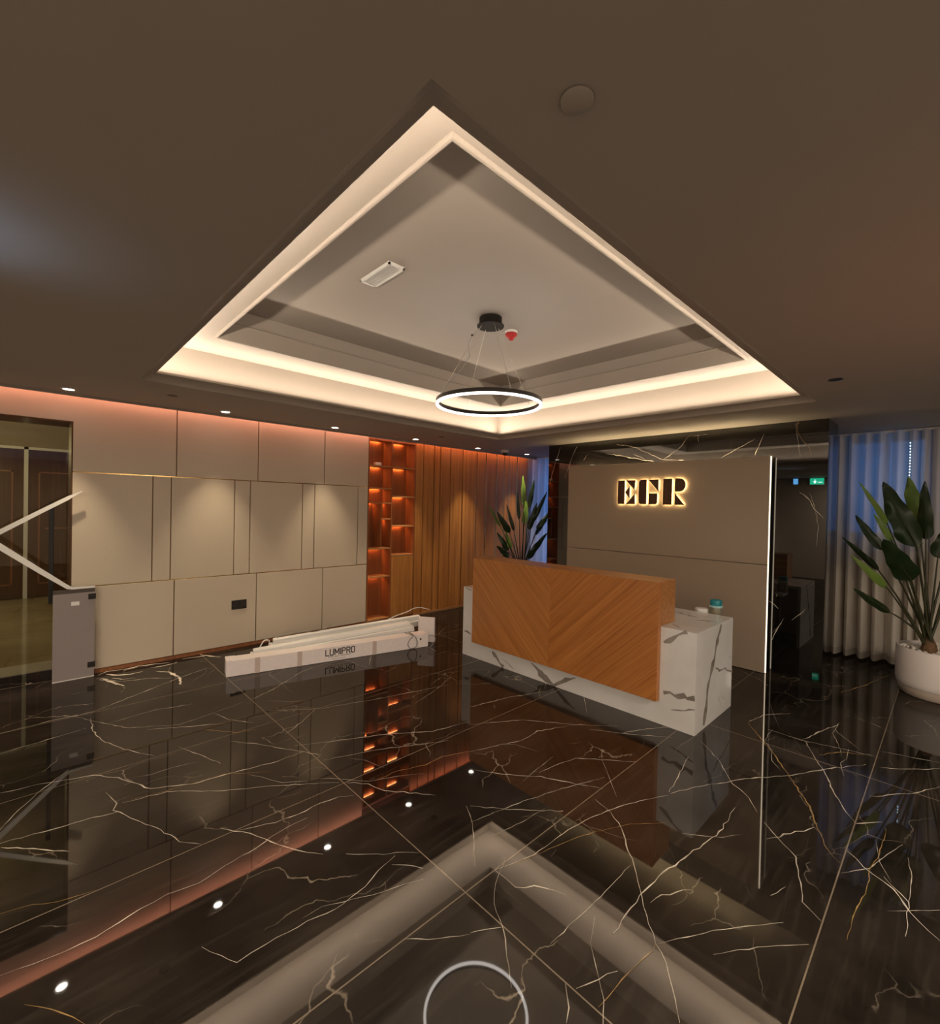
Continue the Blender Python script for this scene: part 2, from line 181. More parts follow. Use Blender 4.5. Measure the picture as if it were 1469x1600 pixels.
M['pale_teal'] = plain('pale_teal_plastic', (0.35, 0.55, 0.56), 0.4)
M['jar'] = plain('cloudy_jar', (0.22, 0.20, 0.14), 0.25)
M['pot'] = plain('white_planter', (0.72, 0.66, 0.62), 0.38, vary=0.02)
M['pot_base'] = plain('taupe_planter_base', (0.50, 0.42, 0.35), 0.4, vary=0.02)
M['pebble'] = plain('white_pebble', (0.75, 0.70, 0.63), 0.5, scale=30)
M['soil'] = plain('fibrous_trunk', (0.13, 0.07, 0.03), 0.8, bump=0.6, scale=90, vary=0.4)
M['stalk'] = plain('leaf_stalk', (0.035, 0.035, 0.012), 0.45, scale=20, vary=0.2)
M['door_wood'] = wood('door_veneer', (0.06, 0.024, 0.008), (0.11, 0.048, 0.017), (0, 0, 1), 1.0, 0.2)
M['beige_floor'] = marble('beige_marble', (0.36, 0.30, 0.17), (0.50, 0.43, 0.27), (0.25, 0.18, 0.08), 1.2, 0.02, 0.1, 1.5)
M['frost'] = plain('frosted_glass_panel', (0.30, 0.26, 0.25), 0.22, vary=0.02)
M['frost_edge'] = plain('clear_glass_edge', (0.10, 0.08, 0.07), 0.12, vary=0.02)
def glass_mat():
    m, nt, b = newmat('door_glass'); setp(b, Roughness=0.0, IOR=1.45); b.inputs['Transmission Weight'].default_value = 1.0
    b.inputs['Base Color'].default_value = (0.80, 0.78, 0.66, 1); return m
M['glass'] = glass_mat()
def polish(m, p0, p1, rough):
    """a polished stone surface: the stone's own colour under an even, sealed mirror coat"""
    nt = m.node_tree; N = nt.nodes.new; Lk = nt.links.new; b = nt.nodes['Principled BSDF']
    b.inputs['Specular IOR Level'].default_value = 0.0; b.inputs['Roughness'].default_value = 0.6
    g = N('ShaderNodeBsdfGlossy'); g.inputs['Roughness'].default_value = rough; g.inputs['Color'].default_value = (1, 0.98, 0.96, 1)
    lw = N('ShaderNodeLayerWeight'); lw.inputs['Blend'].default_value = 0.5
    mr = N('ShaderNodeMapRange'); mr.inputs['To Min'].default_value = p0; mr.inputs['To Max'].default_value = p1
    Lk(lw.outputs['Facing'], mr.inputs['Value'])
    ms = N('ShaderNodeMixShader'); Lk(mr.outputs[0], ms.inputs[0]); Lk(b.outputs[0], ms.inputs[1]); Lk(g.outputs[0], ms.inputs[2])
    Lk(ms.outputs[0], nt.nodes['Material Output'].inputs[0])
for _k in ('floor', 'vein', 'gold_vein', 'grout'): polish(M[_k], 0.105, 0.165, 0.025)
def leaf_mat(name, top, under, trans):
    m, nt, b = newmat(name); N = nt.nodes.new; Lk = nt.links.new
    ge = N('ShaderNodeNewGeometry'); mix = N('ShaderNodeMix'); mix.data_type = 'RGBA'
    tc = N('ShaderNodeTexCoord'); no = N('ShaderNodeTexNoise'); no.inputs['Scale'].default_value = 7
    Lk(tc.outputs['Object'], no.inputs['Vector'])
    hs = N('ShaderNodeMix'); hs.data_type = 'RGBA'; hs.blend_type = 'MULTIPLY'; hs.inputs['Factor'].default_value = 0.35
    Lk(ge.outputs['Backfacing'], mix.inputs['Factor']); mix.inputs['A'].default_value = (*top, 1); mix.inputs['B'].default_value = (*under, 1)
    Lk(mix.outputs['Result'], hs.inputs['A']); Lk(no.outputs['Color'], hs.inputs['B'])
    Lk(hs.outputs['Result'], b.inputs['Base Color']); b.inputs['Roughness'].default_value = 0.32
    tr = N('ShaderNodeBsdfTranslucent'); tr.inputs['Color'].default_value = (*[min(1, c * 1.5) for c in top], 1)
    ms = N('ShaderNodeMixShader'); ms.inputs[0].default_value = trans
    Lk(b.outputs[0], ms.inputs[1]); Lk(tr.outputs[0], ms.inputs[2]); Lk(ms.outputs[0], nt.nodes['Material Output'].inputs[0])
    return m
M['leaf_dark'] = leaf_mat('dark_leaf', (0.010, 0.030, 0.007), (0.016, 0.034, 0.010), 0.10)
M['leaf_light'] = leaf_mat('young_leaf', (0.22, 0.36, 0.06), (0.20, 0.32, 0.07), 0.3)
def sheer(name, col, through, glow_through=0.28):
    m, nt, b = newmat(name); N = nt.nodes.new; Lk = nt.links.new
    tc = N('ShaderNodeTexCoord'); mp = N('ShaderNodeMapping'); mp.inputs['Scale'].default_value = (300, 300, 12)
    Lk(tc.outputs['Object'], mp.inputs[0]); no = N('ShaderNodeTexNoise'); no.inputs['Scale'].default_value = 1; Lk(mp.outputs[0], no.inputs['Vector'])
    r = N('ShaderNodeValToRGB'); r.color_ramp.elements[0].color = (*[c * 0.9 for c in col], 1); r.color_ramp.elements[1].color = (*col, 1)
    Lk(no.outputs['Fac'], r.inputs['Fac'])
    df = N('ShaderNodeBsdfDiffuse'); tl = N('ShaderNodeBsdfTranslucent'); tp = N('ShaderNodeBsdfTransparent')
    Lk(r.outputs[0], df.inputs[0]); Lk(r.outputs[0], tl.inputs[0])
    a = N('ShaderNodeMixShader'); a.inputs[0].default_value = glow_through; Lk(df.outputs[0], a.inputs[1]); Lk(tl.outputs[0], a.inputs[2])
    c = N('ShaderNodeMixShader'); c.inputs[0].default_value = through; Lk(a.outputs[0], c.inputs[1]); Lk(tp.outputs[0], c.inputs[2])
    Lk(c.outputs[0], nt.nodes['Material Output'].inputs[0]); nt.nodes.remove(b)
    return m
M['sheer'] = sheer('sheer_curtain', (0.86, 0.80, 0.71), 0.03)
M['sheer_left'] = sheer('brightened_sheer_curtain', (0.92, 0.90, 0.86), 0.12, 0.55)  # same sheer, made paler and more translucent to brighten the left curtain
M['hem'] = sheer('curtain_hem', (0.66, 0.60, 0.52), 0.02)
M['cove'] = glow('cove_led', WARM, L_COVE)
M['ring'] = glow('ring_led', (1.0, 0.95, 0.90), L_RING)
M['wash'] = glow('wall_wash_led', SALMON, L_WASH)
M['shelf_led'] = glow('shelf_led', ORANGE, L_SHELF)
M['halo'] = glow('letter_halo', (1.0, 0.72, 0.34), L_HALO)
M['edge'] = glow('edge_led', (1.0, 0.85, 0.62), L_EDGE)
M['panel_top_led'] = glow('panel_top_led', (1.0, 0.78, 0.45), 60.0)
M['lens'] = glow('downlight_lens', (1.0, 0.92, 0.80), 14.0)
M['bulb'] = glow('bulb', (0.55, 0.80, 1.0), 5.0)
M['exit_green'] = glow('exit_face', (0.02, 0.70, 0.40), 5.0)
M['exit_white'] = glow('exit_symbol', (0.75, 1.0, 0.9), 7.0)
M['blue_screen'] = glow('blue_screen', (0.15, 0.5, 1.0), 6.0)

# ------------------------------------------------------------------ mesh helpers
class MB:
    def __init__(s): s.v = []; s.f = []; s.m = []
    def add(s, vs, fs, mi=0):
        o = len(s.v); s.v += [tuple(v) for v in vs]
        for f in fs: s.f.append([i + o for i in f]); s.m.append(mi)
        return s
    def box(s, x0, x1, y0, y1, z0, z1, mi=0):
        x0, x1 = min(x0, x1), max(x0, x1); y0, y1 = min(y0, y1), max(y0, y1); z0, z1 = min(z0, z1), max(z0, z1)
        v = [(x0, y0, z0), (x1, y0, z0), (x1, y1, z0), (x0, y1, z0), (x0, y0, z1), (x1, y0, z1), (x1, y1, z1), (x0, y1, z1)]
        return s.add(v, [(0, 3, 2, 1), (4, 5, 6, 7), (0, 1, 5, 4), (1, 2, 6, 5), (2, 3, 7, 6), (3, 0, 4, 7)], mi)
    def obox(s, o, a, b, c, mi=0):
        o, a, b, c = map(Vector, (o, a, b, c))
        v = [o, o + a, o + a + b, o + b, o + c, o + a + c, o + a + b + c, o + b + c]
        f = [(0, 3, 2, 1), (4, 5, 6, 7), (0, 1, 5, 4), (1, 2, 6, 5), (2, 3, 7, 6), (3, 0, 4, 7)]
        if a.cross(b).dot(c) < 0: f = [tuple(reversed(x)) for x in f]
        return s.add(v, f, mi)
    def prism(s, pts, d, mi=0):
        """closed polygon of 3D points swept by d"""
        n = len(pts); d = Vector(d); p = [Vector(q) for q in pts]
        v = p + [q + d for q in p]
        nrm = Vector((0, 0, 0))
        for i in range(n): nrm += p[i].cross(p[(i + 1) % n])
        f = [tuple(range(n)), tuple(range(2 * n - 1, n - 1, -1))] + [(i + n, (i + 1) % n + n, (i + 1) % n, i) for i in range(n)]
        if nrm.dot(d) > 0: f = [tuple(reversed(x)) for x in f]
        return s.add(v, f, mi)
    def lathe(s, prof, c, n=32, mi=0, cap=True):
        c = Vector(c); k = len(prof); v = []
        for r, z in prof:
            for i in range(n):
                a = 2 * math.pi * i / n; v.append((c.x + r * math.cos(a), c.y + r * math.sin(a), c.z + z))
        f = []
        for j in range(k - 1):
            for i in range(n):
                i2 = (i + 1) % n; f.append((j * n + i, j * n + i2, (j + 1) * n + i2, (j + 1) * n + i))
        if cap:
            f.append(tuple(reversed(range(n)))); f.append(tuple(range((k - 1) * n, k * n)))
        return s.add(v, f, mi)
    def tube(s, pts, r, n=8, mi=0):
        P = [Vector(p) for p in pts]; k = len(P); v = []; up = Vector((0, 0, 1))
        rr = r if isinstance(r, (list, tuple)) else [r] * k
        prev = None
        for i in range(k):
            t = (P[min(i + 1, k - 1)] - P[max(i - 1, 0)]).normalized()
            if prev is None:
                a = t.orthogonal().normalized()
            else:
                a = (prev - t * prev.dot(t)).normalized()
            prev = a; b = t.cross(a)
            for j in range(n):
                an = 2 * math.pi * j / n; v.append(P[i] + (a * math.cos(an) + b * math.sin(an)) * rr[i])
        f = []
        for i in range(k - 1):
            for j in range(n):
                j2 = (j + 1) % n; f.append((i * n + j, i * n + j2, (i + 1) * n + j2, (i + 1) * n + j))
        f.append(tuple(reversed(range(n)))); f.append(tuple(range((k - 1) * n, k * n)))
        return s.add(v, f, mi)
    def build(s, name, mats, parent=None, bevel=0.0, smooth=None, seg=2):
        if not isinstance(mats, (list, tuple)): mats = [mats]
        me = bpy.data.meshes.new(name)
        off = Vector((0, 0, 0)); p = parent
        while p is not None: off += p.location; p = p.parent
        me.from_pydata([tuple(Vector(v) - off) for v in s.v], [], s.f)
        for q in mats: me.materials.append(q)
        me.polygons.foreach_set('material_index', s.m)
        if smooth is not None:
            me.polygons.foreach_set('use_smooth', [True] * len(me.polygons)); me.update()
            me.set_sharp_from_angle(angle=math.radians(smooth))
        me.update()
        o = bpy.data.objects.new(name, me); C.objects.link(o)
        if parent is not None: o.parent = parent
        if bevel:
            md = o.modifiers.new('bevel', 'BEVEL'); md.width = bevel; md.segments = seg; md.limit_method = 'ANGLE'; md.angle_limit = math.radians(40)
        return o
def tag(o, label, cat, group=None, kind='thing'):
    o['label'] = label; o['category'] = cat; o['kind'] = kind
    if group: o['group'] = group
    return o
def thing(name, label, cat, loc=(0, 0, 0), group=None, kind='thing'):
    o = bpy.data.objects.new(name, None); o.empty_display_size = 0.1; C.objects.link(o); o.location = loc
    return tag(o, label, cat, group, kind)
def struct(o, label, cat): return tag(o, label, cat, None, 'structure')
def copy_thing(root, loc, label):
    r = root.copy(); C.objects.link(r); r.location = loc; r['label'] = label
    for ch in list(root.children):
        c = ch.copy(); C.objects.link(c); c.parent = r
        for g in ch.children:
            d = g.copy(); C.objects.link(d); d.parent = c
    return r
def ribbon(mb, pts, w, mapf, mi, lift, rnd, taper=True):
    """thin vein along 2D polyline pts; mapf(u, v, lift) -> 3D point"""
    P = []
    for i in range(len(pts) - 1):
        a = Vector(pts[i]); b = Vector(pts[i + 1]); L = (b - a).length; k = max(1, int(L / 0.035))
        for j in range(k): P.append(a.lerp(b, j / k))
    P.append(Vector(pts[-1])); n = len(P); Q = []
    for i, p in enumerate(P):
        t = (P[min(i + 1, n - 1)] - P[max(i - 1, 0)])
        if t.length < 1e-9: t = Vector((1, 0))
        t.normalize(); nr = Vector((-t.y, t.x))
        q = p + nr * rnd.uniform(-1, 1) * min(0.006, w * 1.0)
        ww = w * (0.45 + 0.9 * rnd.random() ** 2)
        if taper: ww *= min(1.0, 0.35 + 3.0 * min(i, n - 1 - i) / max(1, n))
        Q.append((q + nr * ww / 2, q - nr * ww / 2))
    vs = []
    for a, b in Q: vs += [mapf(a.x, a.y, lift), mapf(b.x, b.y, lift)]
    c = mapf(0, 0, 1.0); z = mapf(0, 0, 0.0); up = Vector(c) - Vector(z)
    fs = [(2 * i, 2 * i + 1, 2 * i + 3, 2 * i + 2) for i in range(n - 1)]
    a, b, d = Vector(vs[0]), Vector(vs[1]), Vector(vs[3])
    if (b - a).cross(d - a).dot(up) < 0: fs = [tuple(reversed(f)) for f in fs]
    mb.add(vs, fs, mi)
rnd = random.Random(11)
# ------------------------------------------------------------------ setting: floor
SX = [-1.07, 1.33, 3.73, 6.13]; SY = [-2.80, -1.76, -0.72, 0.325, 1.37, 2.39, 3.41, 4.43, 5.45]
f = MB(); f.box(-3.3, 7.2, -3.6, 5.80, -0.08, 0.0)
fm = lambda u, v, l: (u, v, l)
for x in SX: f.add([(x - .0028, -3.5, .0004), (x + .0028, -3.5, .0004), (x + .0028, 5.7, .0004), (x - .0028, 5.7, .0004)], [(0, 1, 2, 3)], 3)
for y in SY: f.add([(-3.2, y - .0026, .0005), (7.1, y - .0026, .0005), (7.1, y + .0026, .0005), (-3.2, y + .0026, .0005)], [(0, 1, 2, 3)], 3)
for i, L in enumerate(FLOOR_VEINS):
    far = sum(math.hypot(*p) for p in L) / len(L)
    w = rnd.choice([.0035, .0045, .006]) * (0.55 + 0.17 * far)
    ribbon(f, L, w, fm, 2 if i % 7 == 6 else 1, .0006 + .00001 * i, rnd)
for i, L in enumerate(WALL_FOOT_VEINS): ribbon(f, L, rnd.uniform(.012, .030), fm, 1, .0011 + .00001 * i, rnd)
# more hairline veins of the same slabs where the picture is too small to trace them
for i in range(70):
    x, y = rnd.uniform(0.2, 6.6), rnd.uniform(0.1, 5.2); a = rnd.choice([0.5, -0.4, 0.9]) + rnd.uniform(-.35, .35)
    L = [(x, y)]
    for k in range(rnd.randint(2, 5)):
        a += rnd.uniform(-.5, .5); s = rnd.uniform(.08, .22); L.append((L[-1][0] + math.cos(a) * s, min(5.3, L[-1][1] + math.sin(a) * s)))
    ribbon(f, L, rnd.uniform(.0015, .003), fm, 1, .0012 + .000004 * i, rnd)
floor = f.build('floor', [M['floor'], M['vein'], M['gold_vein'], M['grout']])
struct(floor, 'dark brown polished marble floor with white and gold veins', 'floor')

# ------------------------------------------------------------------ setting: ceiling with its two-step tray
cl = MB()
ZC, ZP, ZS, ZQ, ZI = 2.506, 2.573, 2.843, 2.966, 3.08
O = (.614, 4.583, .789, 4.262); P_ = (.696, 4.501, .884, 4.166); R_ = (.547, 4.65, .70, 4.35)
I_ = (1.008, 4.190, 1.178, 3.884); Q_ = (1.032, 4.165, 1.204, 3.861); T_ = (1.022, 4.175, 1.194, 3.871)
def rect(r, z): return [(r[0], r[2], z), (r[1], r[2], z), (r[1], r[3], z), (r[0], r[3], z)]
def ring(mb, ra, za, rb, zb, mi=0):
    mb.add(rect(ra, za) + rect(rb, zb), [(i, (i + 1) % 4, (i + 1) % 4 + 4, i + 4) for i in range(4)], mi)
def lerp_r(a, b, t): return tuple(a[i] + (b[i] - a[i]) * t for i in range(4))
E_ = (-3.3, 5.53, -3.6, 5.30)
ring(cl, E_, ZC, O, ZC)
K = 6
prof = [((1 - math.cos(t * math.pi / 2 / K)) * .85 + .15 * t / K, math.sin(t * math.pi / 2 / K) * .85 + .15 * t / K) for t in range(K + 1)]
for (a, za), (b, zb) in zip(prof[:-1], prof[1:]):
    ring(cl, lerp_r(O, P_, a), ZC + (ZP - .016 - ZC) * za, lerp_r(O, P_, b), ZC + (ZP - .016 - ZC) * zb)
ring(cl, P_, ZP - .016, P_, ZP)
P2 = tuple(P_[i] + (-.02 if i % 2 == 0 else .02) for i in range(4))
ring(cl, P_, ZP, P2, ZP); ring(cl, P2, ZP, P2, ZP - .011); ring(cl, P2, ZP - .011, R_, ZP - .011)
ring(cl, R_, ZP - .011, R_, ZS); ring(cl, R_, ZS, I_, ZS)
# small roll under the edge of the upper opening, then the upright faces with a bead
roll = [lerp_r(I_, Q_, .5 - .5 * math.cos(t * math.pi / 8)) for t in range(9)]
rz = [ZS - .013 * math.sin(t * math.pi / 8) - .004 * t / 8 for t in range(9)]
for t in range(8): ring(cl, roll[t], rz[t], roll[t + 1], rz[t + 1])
ring(cl, Q_, ZS - .004, Q_, ZQ - .008)
for t in range(6):
    bd = lambda k: tuple(Q_[i] + (1 if i % 2 == 0 else -1) * .008 * math.sin(k * math.pi / 6) for i in range(4))
    ring(cl, bd(t), ZQ - .008 + .016 * t / 6, bd(t + 1), ZQ - .008 + .016 * (t + 1) / 6)
ring(cl, Q_, ZQ + .008, T_, ZQ + .008); ring(cl, T_, ZQ + .008, T_, ZI)
cl.add(rect(T_, ZI), [(0, 1, 2, 3)])
# step down at the back and the plain ceiling behind it, cove slot over the left wall
cl.add([(5.53, -3.6, ZC), (5.53, 5.30, ZC), (5.53, 5.30, 2.525), (5.53, -3.6, 2.525)], [(0, 1, 2, 3)])
cl.add([(5.53, -3.6, 2.525), (5.53, 5.30, 2.525), (7.2, 5.30, 2.525), (7.2, -3.6, 2.525)], [(0, 1, 2, 3)])
cl.box(-3.3, 6.7, 5.285, 5.30, 2.4855, 2.66); cl.box(-3.3, 6.7, 5.285, 5.70, 2.66, 2.68); cl.box(6.7, 7.2, 5.29, 5.7, 2.525, 2.66)
ceiling = cl.build('ceiling', M['ceiling'], smooth=25)
struct(ceiling, 'taupe plaster ceiling with a stepped rectangular tray', 'ceiling')
def led(name, label, x0, x1, y0, y1, z0, z1, m, grp):
    o = MB().box(x0, x1, y0, y1, z0, z1).build(name, m); tag(o, label, 'led strip', grp); return o
CG = 'warm led profiles lying in the ceiling cove'
M['alu'] = plain('aluminium_profile', (0.5, 0.5, 0.5), 0.4, 0.8)
def cove_led(label, a, b_, inward):
    a = Vector((*a, ZP - .0105)); u = Vector((*b_, ZP - .0105)) - a; n = Vector((*inward, 0))
    s, c = math.sin(math.radians(TILT)), math.cos(math.radians(TILT))
    m = MB().obox(a + Vector((0, 0, .024 * s)), u, n * .024 * c - Vector((0, 0, .024 * s)), n * .004 * s + Vector((0, 0, .004 * c)))
    m.m[1] = 1
    tag(m.build('led_profile', [M['alu'], M['cove']]), label, 'led profile', CG)
TILT = 26
cove_led('warm LED profile in the tray cove along the panelled wall side', (.62, 4.28), (4.58, 4.28), (0, -1))
cove_led('warm LED profile in the tray cove along the feature wall side', (4.58, .77), (4.58, 4.26), (-1, 0))
cove_led('warm LED profile in the tray cove on the near left side', (.617, .80), (.617, 4.25), (1, 0))
cove_led('warm LED profile in the tray cove on the near right side', (.65, .77), (4.55, .77), (0, 1))
led('led_strip', 'salmon LED wash strip hidden in the slot above the panelled wall', -3.2, 6.6, 5.302, 5.312, 2.60, 2.625, M['wash'], None)

# ------------------------------------------------------------------ setting: left wall, panelled
YL = 5.424
w = MB()
w.box(.30, 3.30, 5.446, 5.80, 0, 2.64); w.box(-3.3, .30, 5.446, 5.80, 2.282, 2.64); w.box(-3.3, -1.25, 5.446, 5.80, 0, 2.282)
w.box(3.30, 7.2, 5.66, 5.80, 0, 2.64); w.box(6.625, 7.2, 5.43, 5.66, 0, 2.52)
wl = w.build('wall_left', M['wall']); struct(wl, 'left lobby wall clad in beige panels with brass joints', 'wall')
ZU, ZL = 1.839, .805
rows = [(ZU, 2.63, [1.09, 1.88, 2.674, 3.295], None), (ZL, ZU, [.295, .894, 1.048, 1.64, 1.802, 2.399, 2.552, 3.15, 3.295], None), (.035, ZL, [.295, 1.084, 1.882, 2.674, 3.295], None)]
for z0, z1, xs, _ in rows:
    for a, b in zip(xs[:-1], xs[1:]):
        g0 = .0045 if a > .3 else 0
        o = MB().box(a + g0, b - (.0045 if b < 3.29 else .001), YL, YL + .021, z0 + .0045, z1 - .0045).build('panel', M['panel'], wl, bevel=.003)
MB().prism([(x, YL, z) for x, z in ((-3.2, 2.2825), (.296, 2.2825), (.296, ZU + .0045), (1.0855, ZU + .0045), (1.0855, 2.6255), (-3.2, 2.6255))], (0, .021, 0)).build('panel', M['panel'], wl, bevel=.003)
for x in (1.09, 1.88, 2.674): MB().box(x - .0045, x + .0045, YL + .013, YL + .021, ZU + .005, 2.63).build('brass_strip', M['shaded_brass'], wl)
for x in (.894, 1.048, 1.64, 1.802, 2.399, 2.552, 3.15): MB().box(x - .0045, x + .0045, YL + .013, YL + .021, ZL + .005, ZU - .005).build('brass_strip', M['shaded_brass'], wl)
for x in (1.084, 1.882, 2.674): MB().box(x - .0045, x + .0045, YL + .013, YL + .021, .035, ZL - .005).build('brass_strip', M['shaded_brass'], wl)
for z in (ZU, ZL): MB().box(.30, 3.295, YL + .008, YL + .021, z - .0045, z + .0045).build('brass_strip', M['brass'], wl)
bb = MB().box(.295, 3.295, YL + .004, YL + .022, 0, .033).build('baseboard_left', M['shelf_wood']); struct(bb, 'low brown skirting strip under the panelled wall', 'baseboard')

# ------------------------------------------------------------------ doorway on the left, glass door and the corridor behind
d = thing('door_1', 'frameless glass door in the recessed doorway with black pull bar', 'door', (-.5, 5.77, 0), kind='structure')
def arch_glass(name, tint):
    m, nt, b = newmat(name); N = nt.nodes.new; Lk = nt.links.new
    tp = N('ShaderNodeBsdfTransparent'); tp.inputs[0].default_value = (*tint, 1)
    gl = N('ShaderNodeBsdfGlossy'); gl.inputs['Roughness'].default_value = 0.0
    fr = N('ShaderNodeFresnel'); fr.inputs['IOR'].default_value = 1.5
    ms = N('ShaderNodeMixShader'); Lk(fr.outputs[0], ms.inputs[0]); Lk(tp.outputs[0], ms.inputs[1]); Lk(gl.outputs[0], ms.inputs[2])
    Lk(ms.outputs[0], nt.nodes['Material Output'].inputs[0]); nt.nodes.remove(b); return m
M['pane'] = arch_glass('clear_pane', (0.90, 0.88, 0.78)); M['win_pane'] = arch_glass('window_pane', (0.95, 0.97, 1.0))
MB().box(-1.24, .285, 5.768, 5.78, .01, 2.275).build('glass_pane', M['pane'], d)
h = MB().box(.152, .186, 5.715, 5.735, .63, 1.56); h.box(.162, .176, 5.735, 5.768, .72, .74); h.box(.162, .176, 5.735, 5.768, 1.45, 1.47)
h.build('door_handle', M['black'], d, bevel=.003)
fr = MB().box(.285, .299, 5.425, 5.80, 0, 2.2815); fr.box(-1.25, .285, 5.425, 5.80, 2.270, 2.2815)
fro = fr.build('trim_1', M['door_wood']); struct(fro, 'dark brown lining of the doorway recess', 'door lining')
cf = MB().box(-3.3, 2.8, 5.80, 10.4, -.08, 0.0).build('floor_corridor', M['beige_floor']); MB().box(-3.3, 2.8, 5.80, 6.12, .0002, .004).build('floor_reflection_strip', M['white_marble'], cf)  # pale reflection on the corridor floor, laid in as a lighter strip
struct(cf, 'polished beige marble floor of the corridor beyond the glass door', 'floor')
cw = MB().box(-3.3, 2.8, 10.22, 10.4, 0, 2.9); cw.box(-3.4, -3.3, 5.8, 10.4, 0, 2.9); cw.box(2.8, 2.9, 5.8, 10.4, 0, 2.9)
cwo = cw.build('wall_corridor', M['wall']); struct(cwo, 'walls of the corridor beyond the glass door', 'wall')
cc = MB().box(-3.3, 2.8, 5.80, 10.4, 2.9, 3.0).build('ceiling_corridor', M['wall']); struct(cc, 'corridor ceiling beyond the glass door', 'ceiling')
dd = thing('door_2', 'brown double door with pale frame lines at the corridor end', 'door', (0, 10.2, 0), kind='structure')
for a, b in ((-.90, -.03), (.02, .90)):
    o = MB().box(a, b, 10.17, 10.215, .01, 2.36).build('leaf_panel', M['door_wood'], dd)
    fm2 = MB()
    for x0, x1, z0, z1 in ((a + .12, b - .12, 2.0, 2.02), (a + .12, b - .12, .22, .24), (a + .12, a + .14, .22, 2.02), (b - .14, b - .12, .22, 2.02), (a + .2, b - .2, 1.1, 1.12)):
        fm2.box(x0, x1, 10.16, 10.17, z0, z1)
    fm2.build('reflected_frame', M['shelf_wood'], o)  # faint reflections of frames, built as thin bars on the leaf
MB().box(-.03, .02, 10.15, 10.215, 0, 2.40).build('frame_line', M['white_metal'], dd)
MB().box(-.95, .95, 10.15, 10.215, 2.36, 2.40).build('frame_line', M['white_metal'], dd)

# ------------------------------------------------------------------ shelf unit in the wall niche
su = thing('shelf_unit', 'walnut shelf niche with glowing orange shelves beside the slatted timber', 'shelf unit', (3.68, 5.53, 0))
YB = 5.64
MB().box(3.302, 4.085, YB, 5.655, 0, 2.5).build('back_panel', M['shelf_wood'], su)
for a, b, z0, z1 in ((3.300, 3.316, 0, 2.5), (3.667, 3.687, 0, 2.5), (4.066, 4.086, 0, 2.5), (3.503, 3.515, 1.024, 1.63)):
    MB().box(a, b, YL, YB, z0, z1).build('upright', M['shelf_wood'], su)
MB().box(3.302, 4.085, YL + .003, YB - .03, 2.48, 2.5).box(3.302, 4.085, YB - .03, YB, 2.497, 2.5).build('top_board', M['shelf_wood'], su)
LSH = [(3.316, 3.667, 2.14), (3.316, 3.667, 1.838), (3.316, 3.667, 1.638), (3.515, 3.667, 1.42), (3.316, 3.667, 1.012), (3.316, 3.667, .625), (3.316, 3.667, .045)]
RSH = [(3.687, 4.066, 2.14), (3.687, 4.066, 1.733), (3.687, 4.066, 1.316), (3.687, 4.066, .905)]
for a, b, z in LSH + RSH:
    lit = z > .1 and not (a > 3.6 and z < 1.0)
    if lit:
        s = MB().box(a, b, YL + .002, YB - .030, z - .018, z).box(a, b, YB - .030, YB, z - .004, z).build('shelf', M['shelf_edge'], su)
        for (p, q) in ([(a, 3.503), (3.515, b)] if z == 1.638 else [(a, b)]):
            MB().box(p + .004, p + (q - p) * .80, YB - .024, YB - .008, z - .008, z - .0042).build('led_strip', M['shelf_led'], s)
    else:
        MB().box(a, b, YL + .002, YB, z - .018, z).build('shelf', M['shelf_edge'], su)
tl = MB().box(3.32, 3.60, YB - .024, YB - .008, 2.492, 2.4965); tl.box(3.69, 3.99, YB - .024, YB - .008, 2.492, 2.4965)
tl.build('led_strip', M['shelf_led'], su)
MB().box(3.690, 4.063, YL + .002, YL + .020, .03, .885).build('door', M['plank'], su, bevel=.002)
MB().box(3.302, 4.085, YL + .02, YB, 0, .027).build('plinth', M['shelf_wood'], su)
b = MB().box(3.44, 3.53, 5.47, 5.53, 2.1402, 2.185); tag(b.build('small_box', M['white_plastic'], bevel=.01), 'small white box on the uppermost left shelf of the niche', 'box')

# ------------------------------------------------------------------ slatted timber cladding
tcl = thing('timber_cladding', 'oak plank cladding with thin brass strips behind the left plant', 'wall cladding', (5.3, 5.5, 0))
gaps = [4.224, 4.432, 4.549, 4.756, 5.013, 5.326, 5.543, 5.801, 5.995, 6.121, 6.335]
xs = [4.088] + gaps + [6.62]
for i, (a, b2) in enumerate(zip(xs[:-1], xs[1:])):
    yo = YL + (0.0, .006, .003)[i % 3]
    MB().box(a + (.009 if i else 0), b2 - .009, yo, 5.655, .03, 2.63).build('plank', M['plank'], tcl, bevel=.0025)
for i, x in enumerate(gaps):
    MB().box(x - .0089, x + .0089, YL + (.026 if i < 5 else .004), 5.655, .03, 2.63).build('brass_strip', M['shaded_brass'] if i < 5 else M['brass'], tcl)
MB().box(4.088, 6.62, YL - .008, 5.655, 0, .03).build('plinth', M['shelf_edge'], tcl)

